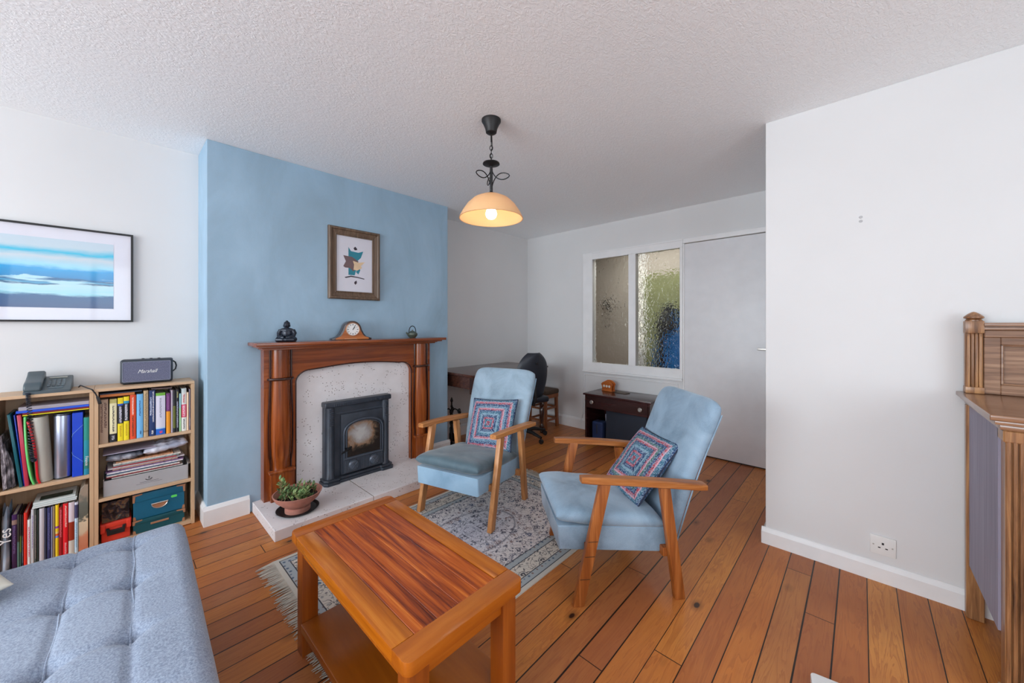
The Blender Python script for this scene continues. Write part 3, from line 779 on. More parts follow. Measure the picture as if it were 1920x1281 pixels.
# local x: 0 (far edge) .. 1.15 ; local y: 0 (end) .. -1.9
seams = [(-.152, -.155), (-.298, -.30), (-.66, -.66), (-1.02, -1.02), (-1.38, -1.38)]
tx = [.12, .40, .69, .95]
def sofa_top(bm):
    X0, X1, Y0, Y1, zt_, zb = 0, 1.12, 0, -1.75, .428, .17; rr = .045
    def height(x, y):
        z = zt_
        for a, _ in seams:
            d = y - a
            z -= .008 * math.exp(-(d / .009) ** 2)
            z -= .003 * math.exp(-(d / .04) ** 2)
            for q in tx:
                z -= .024 * math.exp(-(((x - q) / .026) ** 2 + (d / .026) ** 2))
                z -= .007 * math.exp(-(((x - q) / .012) ** 2 + (max(0, abs(d) - .0) / .09) ** 2))
        z += .005 * noise.noise(Vector((x * 4, y * 4, 0)))
        return z
    nx, ny = 130, 230; g = {}
    for i in range(nx + 1):
        for j in range(ny + 1):
            u = i / nx; v = j / ny
            # profile: sides wrap down
            def wrap(t, L):
                # arc-length t in 0..1 across: down-edge, top, down-edge
                side = .16; tot = L + 2 * side; a = t * tot
                if a < side: return rr * 0, -(side - a), a
                if a > side + L: return L, -(a - side - L), a
                return a - side, 0, a
            x, dzx, _ = wrap(u, X1); y, dzy, _ = wrap(v, -Y1); y = -y
            ex = min(x, X1 - x); ey = min(-y, y - Y1)
            z = height(x, y)
            for e in (ex, ey):
                if e < rr: z -= rr - math.sqrt(max(0, rr * rr - (rr - e) ** 2))
            dz = min(0, dzx, dzy) if (dzx < 0 or dzy < 0) else 0
            z = z + dz
            bul = .012 * math.sin(min(1, -dz / .16) * PI) if dz < 0 else 0
            if dzx < 0: x += bul * (-1 if x <= 0 else 1)
            if dzy < 0: y += bul * (1 if y >= 0 else -1)
            g[i, j] = bm.verts.new((x, y, z))
    for i in range(nx):
        for j in range(ny): bm.faces.new((g[i, j], g[i + 1, j], g[i + 1, j + 1], g[i, j + 1]))
    bmesh.ops.remove_doubles(bm, verts=bm.verts, dist=.0004)
obj('mattress', 'sofa', sofa_top, sofa, ang=80)
def welt(bm):
    for a, b in seams:
        P = []
        for i in range(90):
            x = .015 + 1.09 * i / 89; ex = min(x, 1.12 - x)
            z = .428 - .0095 + .0005 * math.sin(i)
            if ex < .045: z -= .045 - math.sqrt(max(0, .045 ** 2 - (.045 - ex) ** 2))
            for q in tx: z -= .021 * math.exp(-(((x - q) / .026) ** 2))
            wv = .006 * math.sin((x - tx[0]) / .285 * PI) ** 2
            P.append((x, a + wv, z))
        tube(bm, P, .0028, 6)
obj('stitched_seam', 'sofa', welt, sofa)
obj('sofa_frame', 'black', lambda bm: bx(bm, .06, 1.06, -1.69, -.06, .14, .30, .01), sofa)
for x in (.12, 1.0):
    for y in (-.12, -1.6):
        obj('leg', 'blackm', lambda bm: lathe(bm, [(0, 0), (.014, 0), (.022, .15), (0, .15)], (x, y, 0), 14), sofa)
cr = thing('scatter_cushion', 'cream cushion lying on the grey sofa at the left edge', 'cushion', (0, 0, 0))
cr.matrix_world = Matrix.Translation((-1.98, -.50, .498)) @ Matrix.Rotation(R(10), 4, 'Y') @ Matrix.Rotation(R(20), 4, 'Z')
obj('cushion_cover', 'cream', lambda bm: pillow(bm, .46, .46, .11, 20, wob=.01), cr, ang=180)

# ================================================================== HEARTH AND FIREPLACE
HZ = .066
hearth = thing('hearth', 'pale speckled limestone hearth slab on the floor before the stove', 'hearth', (0, 0, 0))
obj('stone_slab', 'stone', lambda bm: (bx(bm, XC + .001, -2.446, .625, 1.218, 0, HZ, .003), bx(bm, XC + .001, -2.446, 1.2205, 2.03, 0, HZ, .003)), hearth)
obj('joint', 'stone_joint', lambda bm: bx(bm, XC + .002, -2.448, 1.2175, 1.221, .001, HZ - .001, 0), hearth)
def unpx(x): return x
fp = thing('fireplace_surround', 'dark mahogany fireplace surround with bulging pilasters and arched opening', 'fireplace surround', (XC, 1.325, HZ))
# local: x out of wall, y along, z from hearth
W = .65; IW = .459; TH = .075
def arch_pts():
    zs, zm = .775, .885; P = []
    rr = .10; yl, yr = -IW, IW
    P.append((yl, 0)); P.append((yl, zs - .02))
    for i in range(9):
        a = R(180 - 78 * i / 8); P.append((yl + rr + rr * math.cos(a), zs + rr * .85 * math.sin(a)))
    for i in range(1, 16):
        t = i / 16; y = (yl + rr * 1.2) + (2 * (-yl - rr * 1.2)) * t
        P.append((y, zs + rr * .85 * .98 + (zm - zs - rr * .85) * math.sin(t * PI) ** .9))
    for i in range(9):
        a = R(102 - 102 * i / 8)
        P.append((yr - rr + rr * math.cos(R(78 * (1 - i / 8)) if False else a), zs + rr * .85 * math.sin(a)))
    P.append((yr, zs - .02)); P.append((yr, 0)); return P
AP = arch_pts()
def frieze(bm):
    zj = AP[1][1]
    prism(bm, [(-W, zj)] + AP[1:-1] + [(W, zj), (W, 1.012), (-W, 1.012)], 'x', .0, TH, 0)
obj('arched_frieze', 'maho_y', frieze, fp, ang=25)
for s in (-1, 1): obj('jamb', 'maho_z', lambda bm: bx(bm, 0, TH, min(s * IW, s * W), max(s * IW, s * W), 0, AP[1][1] - .0005, 0), fp)
obj('arch_bead', 'maho_d', lambda bm: tube(bm, [(TH - .002, y, z) for y, z in AP], .0055, 8), fp)
obj('back_panel', 'stone', lambda bm: bx(bm, .002, .03, -IW - .03, IW + .03, .0, .93, 0), fp)['label'] = 'speckled limestone back panel'
def shelf(bm):
    # moulded mantel shelf, profile swept by boxes of growing size
    for z0, z1, ex in ((1.012, 1.022, .018), (1.022, 1.030, .030), (1.030, 1.042, .055), (1.042, 1.064, .078)):
        bx(bm, 0, TH + .035 + ex * 1.5, -W - ex * .95, W + ex * .95, z0, z1, .004, seg=2)
obj('mantel_shelf', 'maho_y', shelf, fp)
for s in (-1, 1):
    yc = s * (W - .098)
    def pil(bm):
        prof = [(.047, .20), (.047, .25), (.055, .30), (.0585, .42), (.058, .56), (.053, .70), (.050, .805), (.050, .82), (.050, 1.01)]
        n = 18; rings = []
        for r_, z in prof: rings.append([bm.verts.new((TH - .004 + .8 * r_ * math.sin(PI * i / n), yc - r_ * math.cos(PI * i / n), z)) for i in range(n + 1)])
        for a, b in zip(rings, rings[1:]):
            for i in range(n): bm.faces.new((a[i], a[i + 1], b[i + 1], b[i]))
    obj('pilaster', 'maho_z', pil, fp, ang=50)
    def beads(bm):
        for q in (-1, 1):
            tube(bm, [(TH + .004, yc + q * (r_ + .014), z) for r_, z in ((.047, .20), (.047, .25), (.055, .30), (.0585, .42), (.058, .56), (.053, .70), (.050, .805))], .0058, 8)
            tube(bm, [(TH + .004, yc + q * .064, .825), (TH + .004, yc + q * .064, 1.01)], .0058, 8)
            bx(bm, TH - .002, TH + .0005, yc + q * .0585 - .003, yc + q * .0585 + .003, .2, 1.01, 0)
    obj('pilaster_bead', 'maho_d', beads, fp)
    def band(bm):
        P = []
        for i in range(21):
            a = PI * i / 20; P.append((TH + .045 * math.sin(a), yc - .072 * math.cos(a), .813))
        tube(bm, P, .010, 8)
    obj('pilaster_band', 'maho_d', band, fp)
    def block(bm):
        bx(bm, TH - .004, TH + .042, yc - .068, yc + .068, 0, .185, .004, seg=2)
        bx(bm, TH - .004, TH + .052, yc - .078, yc + .078, .185, .203, .005, seg=2)
    obj('plinth_block', 'maho_z', block, fp)

# stove
st = thing('stove', 'black cast iron inset stove with arched glass door', 'stove', (XC + .031, 1.31, HZ))
def sframe(bm):
    bx(bm, 0, .052, -.255, .255, .02, .60, .010, seg=3)
    bx(bm, .0, .085, -.262, .262, .565, .605, .012, seg=3)
    for s in (-1, 1):
        lathe(bm, [(.0, .03), (.036, .03), (.036, .05), (.03, .06), (.03, .565), (0, .565)], (.055, s * .218, 0), 20)
    # dentils
    for i in range(11): bx(bm, .083, .090, -.20 + i * .0135, -.193 + i * .0135, .574, .592, .001)
    for i in range(11): bx(bm, .083, .090, .20 - i * .0135 - .007, .20 - i * .0135, .574, .592, .001)
    for i in range(8): bx(bm, .078, .090, -.232, -.204, .545 - i * .016, .553 - i * .016, .001); bx(bm, .078, .090, .204, .232, .545 - i * .016, .553 - i * .016, .001)
obj('stove_surround', 'iron', sframe, st)
def base(bm):
    P = [(.0, -.275), (.09, -.275), (.115, -.255), (.115, -.17), (.10, -.16), (.10, .16), (.115, .17), (.115, .255), (.09, .275), (.0, .275)]
    prism(bm, P, 'z', 0, .022, .006, seg=2); prism(bm, [(x * .9, y * .975) for x, y in P], 'z', .022, .04, .005, seg=2)
obj('stove_base', 'iron', base, st)
def arch(y0, y1, z0, zs, zt_, n=16):
    P = [(y0, z0), (y0, zs)]
    for i in range(1, n): a = PI - PI * i / n; P.append(((y0 + y1) / 2 + (y1 - y0) / 2 * math.cos(a) , zs + (zt_ - zs) * math.sin(a) ** .75))
    return P + [(y1, zs), (y1, z0)]
sd = obj('stove_door', 'iron', lambda bm: (bx(bm, .0, .020, -.172, .200, .046, .500, .004, seg=2), prism(bm, arch(-.160, .160, .052, .36, .450), 'x', .020, .034, .004, seg=2)), st); sd.location = (.050, .028, 0)
def arcs(bm):
    for d, r_ in ((.0, .007), (.018, .005)):
        tube(bm, [(.034, y, z) for y, z in arch(-.155 + d, .155 - d, .16 + d * .4, .35, .445 - d)], r_, 8, True)
    bx(bm, .030, .042, -.150, .150, .155, .168, .003)
    for i in range(26): bx(bm, .031, .038, -.148 + i * .0117, -.142 + i * .0117, .062, .150, .001)
    tube(bm, [(.006, -.20, .512), (.006, .19, .512)], .003, 6)
obj('door_moulding', 'iron_hi', arcs, sd)
sg = obj('stove_glass', 'stoveglass', lambda bm: prism(bm, arch(-.128, .128, -.085, .11, .172), 'x', 0, .004), sd); sg.location = (.0345, 0, .26)
for s in (-1, 1):
    def vent(bm):
        mt = Matrix.Rotation(R(90), 4, 'Y')
        lathe(bm, [(0, .02), (.02, .02), (.034, .014), (.040, .004), (.042, 0), (0, 0)], (0, 0, 0), 24, mtx=mt)
        for a in (45, 135):
            m2 = Matrix.Rotation(R(a), 4, 'X'); bx(bm, .018, .025, -.030, .030, -.003, .003, .001, mtx=m2)
    v = obj('air_vent', 'iron_hi', vent, sd); v.location = (.034, s * .082, .106)
def hnd(bm):
    lathe(bm, [(0, 0), (.010, 0), (.008, .03), (0, .03)], (.035, -.14, .24), 12, mtx=Matrix.Rotation(R(90), 4, 'Y'))
    tube(bm, [(.062, -.110, .255), (.068, -.15, .24), (.074, -.19, .222)], [.007, .009, .005], 10)
obj('handle', 'blackm', hnd, sd)

# plant bowl
sau = obj('saucer', 'black', lambda bm: lathe(bm, [(0, 0), (.105, 0), (.122, .014), (.118, .015), (.104, .006), (0, .006)], (0, 0, 0), 40))
sau.location = (-2.625, .80, HZ + .0005); tag(sau, 'flat black plastic saucer under the terracotta bowl on the hearth', 'saucer')
pb = thing('potted_succulent', 'wide pink terracotta bowl of small green succulents on the hearth', 'plant', (-2.61, .795, HZ + .0068))
obj('bowl', 'terra', lambda bm: lathe(bm, [(0, 0), (.072, 0), (.072, .02), (.062, .028), (.09, .05), (.122, .08), (.137, .108), (.139, .114), (.133, .115), (.118, .09), (.08, .06), (0, .05)], (0, 0, 0), 48), pb)
obj('soil', 'soil', lambda bm: lathe(bm, [(0, .084), (.06, .088), (.116, .085), (.10, .07), (0, .06)], (0, 0, 0), 30), pb)
def sprigs(seed, leafc):
    def f(bm):
        rnd = random.Random(seed)
        for q in range(26):
            a = rnd.random() * 2 * PI; r_ = math.sqrt(rnd.random()) * .105; h = .02 + rnd.random() * .045
            if q < 3: h = .08 + .02 * q; r_ = .09; a = R(200 + q * 25)
            x, y = r_ * math.cos(a), r_ * math.sin(a); dx, dy = (rnd.random() - .5) * .05, (rnd.random() - .5) * .05
            P = [(x, y, .082), (x + dx * .5, y + dy * .5, .082 + h * .6), (x + dx, y + dy, .082 + h)]
            tube(bm, P, [.0022, .0018, .0012], 5, mi=1)
            for k2 in range(7):
                t = .3 + .7 * k2 / 6; p = Vector(P[0]).lerp(Vector(P[2]), t); aa = k2 * 2.4 + rnd.random()
                L = .010 + rnd.random() * .006
                rot = Matrix.Rotation(aa, 4, 'Z') @ Matrix.Rotation(R(-25 - rnd.random() * 35), 4, 'Y')
                ell(bm, p + rot @ Vector((L, 0, 0)), (L, L * .45, L * .16), 8, rot, mi=0)
    return f
obj('foliage', ['leaf', 'stem'], sprigs(4, 0), pb); obj('foliage', ['leaf2', 'stem'], sprigs(9, 1), pb)['label'] = 'paler green shoots'

# mantel ornaments
MZ = HZ + 1.0645
def figure(bm):
    ell(bm, (.002, 0, .101), (.0165, .0165, .021)); ell(bm, (-.003, 0, .112), (.0165, .0172, .013)); ell(bm, (-.003, 0, .124), (.007, .007, .006)); ell(bm, (0, 0, .083), (.009, .010, .012))
    ell(bm, (0, 0, .050), (.021, .030, .032)); ell(bm, (0, 0, .070), (.018, .041, .016)); ell(bm, (.018, 0, .099), (.004, .003, .006), 8)
    for s in (-1, 1):
        tube(bm, [(-.002, s * .033, .072), (.000, s * .043, .052), (.010, s * .040, .034), (.028, s * .018, .028), (.034, s * .004, .026)], [.012, .012, .011, .008, .006], 12)
        tube(bm, [(.004, s * .016, .016), (.016, s * .048, .014), (.030, s * .044, .013), (.042, s * .010, .013), (.043, -s * .010, .012)], [.016, .016, .013, .010, .007], 12)
        ell(bm, (.000, s * .0172, .098), (.004, .003, .009), 8)
    ell(bm, (.014, 0, .009), (.032, .052, .009))
bd = obj('seated_figurine', 'bronze', figure); bd.location = (-2.87, .806, MZ - .0005); bd.rotation_euler = (0, 0, R(-32)); bd.scale = (1.12, 1.12, 1.12)
rm = bd.modifiers.new('r', 'REMESH'); rm.mode = 'VOXEL'; rm.voxel_size = .0017; rm.use_smooth_shade = True
tag(bd, 'small dark seated meditating figurine at the left end of the mantel', 'figurine')
ck = thing('mantel_clock', 'wooden arched mantel clock with white dial in the middle of the mantel', 'clock', (-2.87, 1.247, MZ), R(-6))
def cout(k2=1.0):
    P = [(-.145 * k2, 0), (-.145 * k2, .012), (-.125 * k2, .018)]
    for i in range(7): t = i / 6; P.append((-.115 * k2 + .045 * t * k2, .022 + .055 * t ** 1.8))
    for i in range(15): a = R(165 - 150 * i / 14); P.append((.066 * math.cos(a) * k2, .079 + .066 * math.sin(a) * k2))
    for i in range(7): t = 1 - i / 6; P.append((.115 * k2 - .045 * t * k2, .022 + .055 * t ** 1.8))
    return P + [(.125 * k2, .018), (.145 * k2, .012), (.145 * k2, 0)]
obj('clock_case', 'darkwood', lambda bm: prism(bm, cout(), 'x', -.04, .035, .003, seg=2), ck)
obj('clock_front', 'clockwood', lambda bm: prism(bm, [(y * .86, .004 + z * .90) for y, z in cout(.97)], 'x', .035, .0385), ck)
RY = Matrix.Rotation(R(90), 4, 'Y')
cf = obj('clock_dial', 'white', lambda bm: lathe(bm, [(0, .004), (.046, .004), (.046, 0), (0, 0)], (.0385, 0, .080), 40, mtx=RY), ck)
obj('bezel', 'brass', lambda bm: tube(bm, [(.042, .049 * math.cos(2 * PI * i / 40), .080 + .049 * math.sin(2 * PI * i / 40)) for i in range(40)], .0035, 8, True), ck)
def marks(bm):
    for i in range(12):
        m2 = Matrix.Translation((.0426, 0, .08)) @ Matrix.Rotation(R(30 * i), 4, 'X')
        bx(bm, 0, .0008, -.0016 - (.001 if i % 3 == 0 else 0), .0016 + (.001 if i % 3 == 0 else 0), .031, .040, 0, mtx=m2)
obj('hour_mark', 'ink', marks, cf, False)
def hands(bm):
    for a, L, w_ in ((36, .022, .0024), (28, .033, .0016)):
        m2 = Matrix.Translation((.0435, 0, .08)) @ Matrix.Rotation(R(-a), 4, 'X'); bx(bm, 0, .001, -w_, w_, -.004, L, 0, mtx=m2)
obj('clock_hands', 'ink', hands, ck, False)
obj('name_plate', 'brass', lambda bm: bx(bm, .0388, .0395, -.06, .03, .006, .011, 0), ck)
tp = thing('teapot', 'small green grey cast iron teapot at the right end of the mantel', 'teapot', (-2.87, 1.785, MZ), R(0))
obj('pot_body', 'pot', lambda bm: lathe(bm, [(0, 0), (.024, 0), (.026, .003), (.038, .014), (.044, .028), (.041, .042), (.028, .052), (.020, .054), (0, .054)], (0, 0, 0), 32), tp)
obj('spout', 'pot', lambda bm: tube(bm, [(0, -.036, .028), (0, -.052, .038), (0, -.060, .050)], [.010, .007, .005], 10), tp)
obj('handle', 'blackm', lambda bm: tube(bm, [(0, .034 * math.cos(R(a)), .052 + .052 * math.sin(R(a))) for a in range(-5, 186, 10)], .0035, 8), tp)
obj('lid', 'pot', lambda bm: lathe(bm, [(0, .0545), (.022, .0545), (.018, .060), (.005, .062), (.006, .070), (0, .072)], (0, 0, 0), 20), tp)

# framed abstract print on the chimney breast
pf = thing('picture_frame', 'weathered dark wooden frame with a small abstract print on the blue wall', 'picture', (XC, 1.312, 1.725))
def mitre(bm, hw, hh, fw_, prof):
    """frame swept round a rectangle; prof list of (inward, out)"""
    rings = []
    for s1, s2 in ((-1, -1), (1, -1), (1, 1), (-1, 1)):
        rings.append([bm.verts.new((o_, s1 * (hw - i_), s2 * (hh - i_))) for i_, o_ in prof])
    n = len(prof)
    for k2 in range(4):
        a, b = rings[k2], rings[(k2 + 1) % 4]
        for i in range(n): bm.faces.new((a[i], a[(i + 1) % n], b[(i + 1) % n], b[i]))
obj('frame', 'framewood', lambda bm: mitre(bm, .206, .279, .06, [(0, 0), (0, .022), (.008, .03), (.018, .03), (.024, .022), (.05, .014), (.056, .018), (.062, .016), (.062, 0)]), pf, ang=20)
mb = obj('mount_board', 'mat', lambda bm: bx(bm, .002, .006, -.146, .146, -.219, .219, 0), pf, False)
def poly(name, mat, pts, dx):
    o = obj(name, mat, lambda bm: prism(bm, pts, 'x', .006, .0062 + dx), mb, False); return o
P_t = plain('print_teal', S(44, 132, 150), .4); P_b = plain('print_brown', S(110, 90, 92), .4); P_c = plain('print_cream', S(224, 196, 160), .4); P_k = plain('print_dark', S(58, 50, 62), .4)
poly('teal_shape', P_t, [(-.05, -.085), (.0, -.085), (.015, -.03), (.045, -.04), (.03, -.075), (.012, -.06), (.02, .03), (.05, .06), (.07, .115), (.03, .10), (-.03, .105), (-.05, .135)], .0002)
poly('brown_shape', P_b, [(-.09, .065), (-.02, .06), (.03, .03), (.02, -.02), (-.01, -.055), (-.04, -.03), (-.075, -.03), (-.09, -.02), (-.07, .02)], .0004)
poly('cream_shape', P_c, [(-.015, .03), (.03, .02), (.085, .03), (.05, -.005), (.06, -.02), (.02, -.045), (-.01, -.04), (-.005, .0)], .0006)
poly('dark_shape', P_k, [(-.08, -.105), (-.03, -.09), (.02, -.095), (.08, -.105), (.078, -.112), (.02, -.103), (-.03, -.10), (-.07, -.112)], .0005)
poly('dark_shape', P_k, [(.0, -.135), (.015, -.125), (.018, -.145), (.006, -.16), (-.005, -.147)], .0005)
poly('dark_shape', P_k, [(-.01, .13), (.0, .115), (.02, .12), (.018, .132), (.004, .145)], .0005)

# seascape poster, left alcove
ps = thing('framed_seascape', 'wide black framed photograph of a blue sea on the left wall', 'picture', (XL, -.40, 1.532))
obj('frame', 'black', lambda bm: mitre(bm, .478, .268, .02, [(0, 0), (0, .022), (.010, .022), (.010, 0)]), ps, ang=20)
mb2 = obj('mount_board', 'mat', lambda bm: bx(bm, .004, .010, -.468, .468, -.258, .258, 0), ps, False)
k = NT('sea_photograph', .25); x, y, z = k.sep(); k.b.inputs['Coat Weight'].default_value = .6
f = k.math('ADD', k.math('DIVIDE', k.math('ADD', z, .19), .39), k.math('MULTIPLY', k.math('SUBTRACT', k.noise(k.map((1, 2.5, 11)), 2.2, 5, .6), .5), .12))
c = k.ramp(f, [(0, S(40, 72, 118)), (.17, S(34, 84, 132)), (.21, S(150, 208, 222)), (.33, S(178, 214, 226)), (.345, S(20, 70, 112)), (.37, S(70, 160, 200)), (.40, S(22, 84, 130)), (.43, S(0, 128, 186)), (.56, S(0, 150, 210)), (.60, S(140, 204, 224)), (.72, S(196, 208, 216)), (.80, S(50, 184, 216)), (.88, S(190, 208, 218)), (1, S(186, 204, 216))])
st2 = k.noise(k.map((1, 3, 26)), 2.2, 4); c = k.mix(k.math('MULTIPLY', k.ramp(st2, [(.5, (0, 0, 0, 1)), (.6, (1, 1, 1, 1))]), k.math('MULTIPLY', k.math('LESS_THAN', f, .45), k.math('GREATER_THAN', f, .2))), c, S(170, 212, 226))
k.color(c); M['sea'] = k.m
sp_ = obj('print', 'sea', lambda bm: bx(bm, 0, .001, -.395, .395, -.19, .196, 0), mb2, False); sp_.location = (.010, 0, .0)

# ================================================================== PENDANT LAMP
lp = thing('pendant_lamp', 'lit amber glass pendant lamp with black scrollwork hanging from the ceiling', 'ceiling lamp', (-1.52, 1.45, HC), R(43))
obj('ceiling_rose', 'black', lambda bm: lathe(bm, [(0, 0), (.054, 0), (.054, -.010), (.046, -.022), (.034, -.05), (.030, -.072), (.022, -.078), (0, -.08)], (0, 0, 0), 32), lp)
def chain(bm):
    tube(bm, [(0, 0, -.075), (0, 0, -.125)], .004, 8)
    for i, z in enumerate((-.137, -.158, -.18, -.203, -.222)):
        P = [((.0085 * math.cos(a) if i % 2 else 0), (0 if i % 2 else .0085 * math.cos(a)), z + .014 * math.sin(a)) for a in [2 * PI * q / 14 for q in range(14)]]
        tube(bm, P, .002, 6, True)
    tube(bm, [(.003, .002, -.08), (.006, 0, -.15), (-.004, .003, -.20), (0, 0, -.235)], .002, 6)
obj('chain', 'blackm', chain, lp)
obj('stem', 'black', lambda bm: (lathe(bm, [(0, -.233), (.01, -.236), (.046, -.243), (.048, -.249), (.02, -.256), (.008, -.262), (.008, -.275), (.0085, -.28), (.0085, -.405), (.012, -.41), (.012, -.418), (0, -.42)], (0, 0, 0), 28)), lp)
def scroll(bm):
    for a0 in (-12, -138, -254):
        ca, sa = math.cos(R(a0)), math.sin(R(a0)); P = []
        pr = [(.006, -.29), (.012, -.305), (.028, -.327), (.055, -.342), (.085, -.340), (.112, -.322), (.088, -.306), (.055, -.302), (.030, -.318), (.014, -.345), (.006, -.372)]
        Q = []
        for i in range(len(pr) - 1):
            for t in (0, .5): Q.append((pr[i][0] * (1 - t) + pr[i + 1][0] * t, pr[i][1] * (1 - t) + pr[i + 1][1] * t))
        Q.append(pr[-1]); Q = [Q[0]] + [((Q[i - 1][0] + Q[i][0] * 2 + Q[i + 1][0]) / 4, (Q[i - 1][1] + Q[i][1] * 2 + Q[i + 1][1]) / 4) for i in range(1, len(Q) - 1)] + [Q[-1]]
        tube(bm, [(r_ * ca, r_ * sa, z) for r_, z in Q], .0028, 7)
obj('scroll_leaves', 'blackm', scroll, lp)
k = NT('amber_glass_shade', .35); k.color(S(240, 204, 150))
tr = k.n.new('ShaderNodeBsdfTranslucent'); tr.inputs[0].default_value = S(255, 216, 184); mxs = k.n.new('ShaderNodeMixShader'); mxs.inputs[0].default_value = .22
k.link(k.b.outputs[0], mxs.inputs[1]); k.link(tr.outputs[0], mxs.inputs[2]); k.link(mxs.outputs[0], k.n['Material Output'].inputs[0]); M['amber'] = k.m
def shade(bm):
    o = [(.030, -.421), (.060, -.428), (.100, -.447), (.135, -.480), (.162, -.520), (.178, -.552)]
    lathe(bm, o + [(.180, -.556), (.176, -.557)] + [(r_ - .005, z - .003) for r_, z in o[::-1]] + [(.025, -.424), (.030, -.421)], (0, 0, 0), 64)
obj('lamp_shade', 'amber', shade, lp, ang=60)
obj('shade_cap', 'blackm', lambda bm: lathe(bm, [(0, -.414), (.03, -.416), (.034, -.421), (0, -.423)], (0, 0, 0), 28), lp)
obj('bulb_holder', 'white', lambda bm: lathe(bm, [(0, -.424), (.018, -.424), (.018, -.475), (0, -.475)], (0, 0, 0), 20), lp)
obj('bulb', emit('warm_glowing_bulb', (1, .93, .84, 1), 9), lambda bm: lathe(bm, [(0, -.560), (.018, -.556), (.028, -.545), (.032, -.530), (.028, -.512), (.018, -.495), (.013, -.478), (0, -.476)], (0, 0, 0), 24), lp)
pl = bpy.data.lights.new('bulb_light', 'POINT'); pl.energy = .9; pl.shadow_soft_size = .03; pl.color = (1, .80, .66)
po = bpy.data.objects.new('bulb_light', pl); po.location = (-1.52, 1.45, HC - .585); COL.objects.link(po)
# ================================================================== BOOKCASES
XB0, XB1 = XL + .022, -3.06
def bookcase(label, y0, y1, shelves, top):
    t = thing('bookcase', label, 'bookcase', (XB0, (y0 + y1) / 2, 0)); D = XB1 - XB0; h = (y1 - y0) / 2; k2 = .016
    for s in (-1, 1): obj('side_panel', 'beech_z', lambda bm: bx(bm, 0, D, s * h - (0 if s < 0 else k2), s * h + (k2 if s < 0 else 0), 0, top - .0165, .001), t)
    obj('top_board', 'beech', lambda bm: bx(bm, 0, D + .002, -h, h, top - .016, top, .0015), t)
    for z in shelves: obj('shelf', 'beech', lambda bm: bx(bm, .006, D, -h + k2 + .0003, h - k2 - .0003, z - .017, z, .001), t)
    obj('back_board', 'beech_z', lambda bm: bx(bm, 0, .005, -h + k2, h - k2, .001, top - .017, 0), t)
    return t
TOP = .893
bookcase('low beech bookcase at the left picture edge carrying the telephone', -.4075, -.0780, (.022, .430), TOP)
bookcase('low beech bookcase beside the blue chimney breast carrying the speaker', -.0770, .344, (.022, .284, .585), TOP)

def spine(name, segs, texts=(), rough=.5, w=.03, h=.24):
    k = NT(name, rough); x, y, z = k.sep(); zf = k.math('DIVIDE', z, h); yf = k.math('ADD', k.math('DIVIDE', y, w), .5)
    st_ = []; p = 0
    for e, c in segs: st_.append((p, c)); p = e
    c = k.ramp(zf, st_, 'CONSTANT') if len(st_) > 1 else None
    if c is None:
        r = k.n.new('ShaderNodeRGB'); r.outputs[0].default_value = segs[0][1]; c = r.outputs[0]
    front = k.math('GREATER_THAN', x, -.003)
    for (a, b, z0, z1, col) in texts:
        ins = k.math('MULTIPLY', k.math('MULTIPLY', k.math('GREATER_THAN', yf, a), k.math('LESS_THAN', yf, b)), k.math('MULTIPLY', k.math('GREATER_THAN', zf, z0), k.math('LESS_THAN', zf, z1)))
        l = k.math('GREATER_THAN', k.noise(k.comb(0, k.math('MULTIPLY', y, 160), k.math('MULTIPLY', z, 330)), 1, 1), .46)
        c = k.mix(k.math('MULTIPLY', k.math('MULTIPLY', ins, l), front), c, col)
    k.color(c); return k.m
def book(label, y0, y1, z0, z1, segs, texts=(), depth=.17, dx=0, group=None, cat='book', name='book', lean=0, pages=True):
    w_ = y1 - y0 - .0006; h_ = z1 - z0
    t = thing(name, label, cat, (-3.078 + dx, (y0 + y1) / 2, z0), group=group)
    if lean: t.rotation_euler = (lean, 0, 0)
    m = spine(name + '_spine', segs, texts, w=w_, h=h_)
    c_ = min(.002, w_ * .2)
    def cov(bm):
        P = [(-depth, -w_ / 2), (-.002, -w_ / 2), (0, -w_ / 4), (0.0006, 0), (0, w_ / 4), (-.002, w_ / 2), (-depth, w_ / 2), (-depth, w_ / 2 - c_), (-.004, w_ / 2 - c_), (-.004, -w_ / 2 + c_), (-depth, -w_ / 2 + c_)]
        prism(bm, P, 'z', 0, h_)
    obj('cover', m, cov, t, ang=40)
    if pages: obj('page_block', 'page', lambda bm: bx(bm, -depth + .003, -.0045, -w_ / 2 + c_ + .0002, w_ / 2 - c_ - .0002, .002, h_ - .003, 0), t, False)
    return t
W1, K1 = S(232, 230, 226), S(28, 28, 34)
sz = .5855
G1 = 'books on the top shelf of the right bookcase'
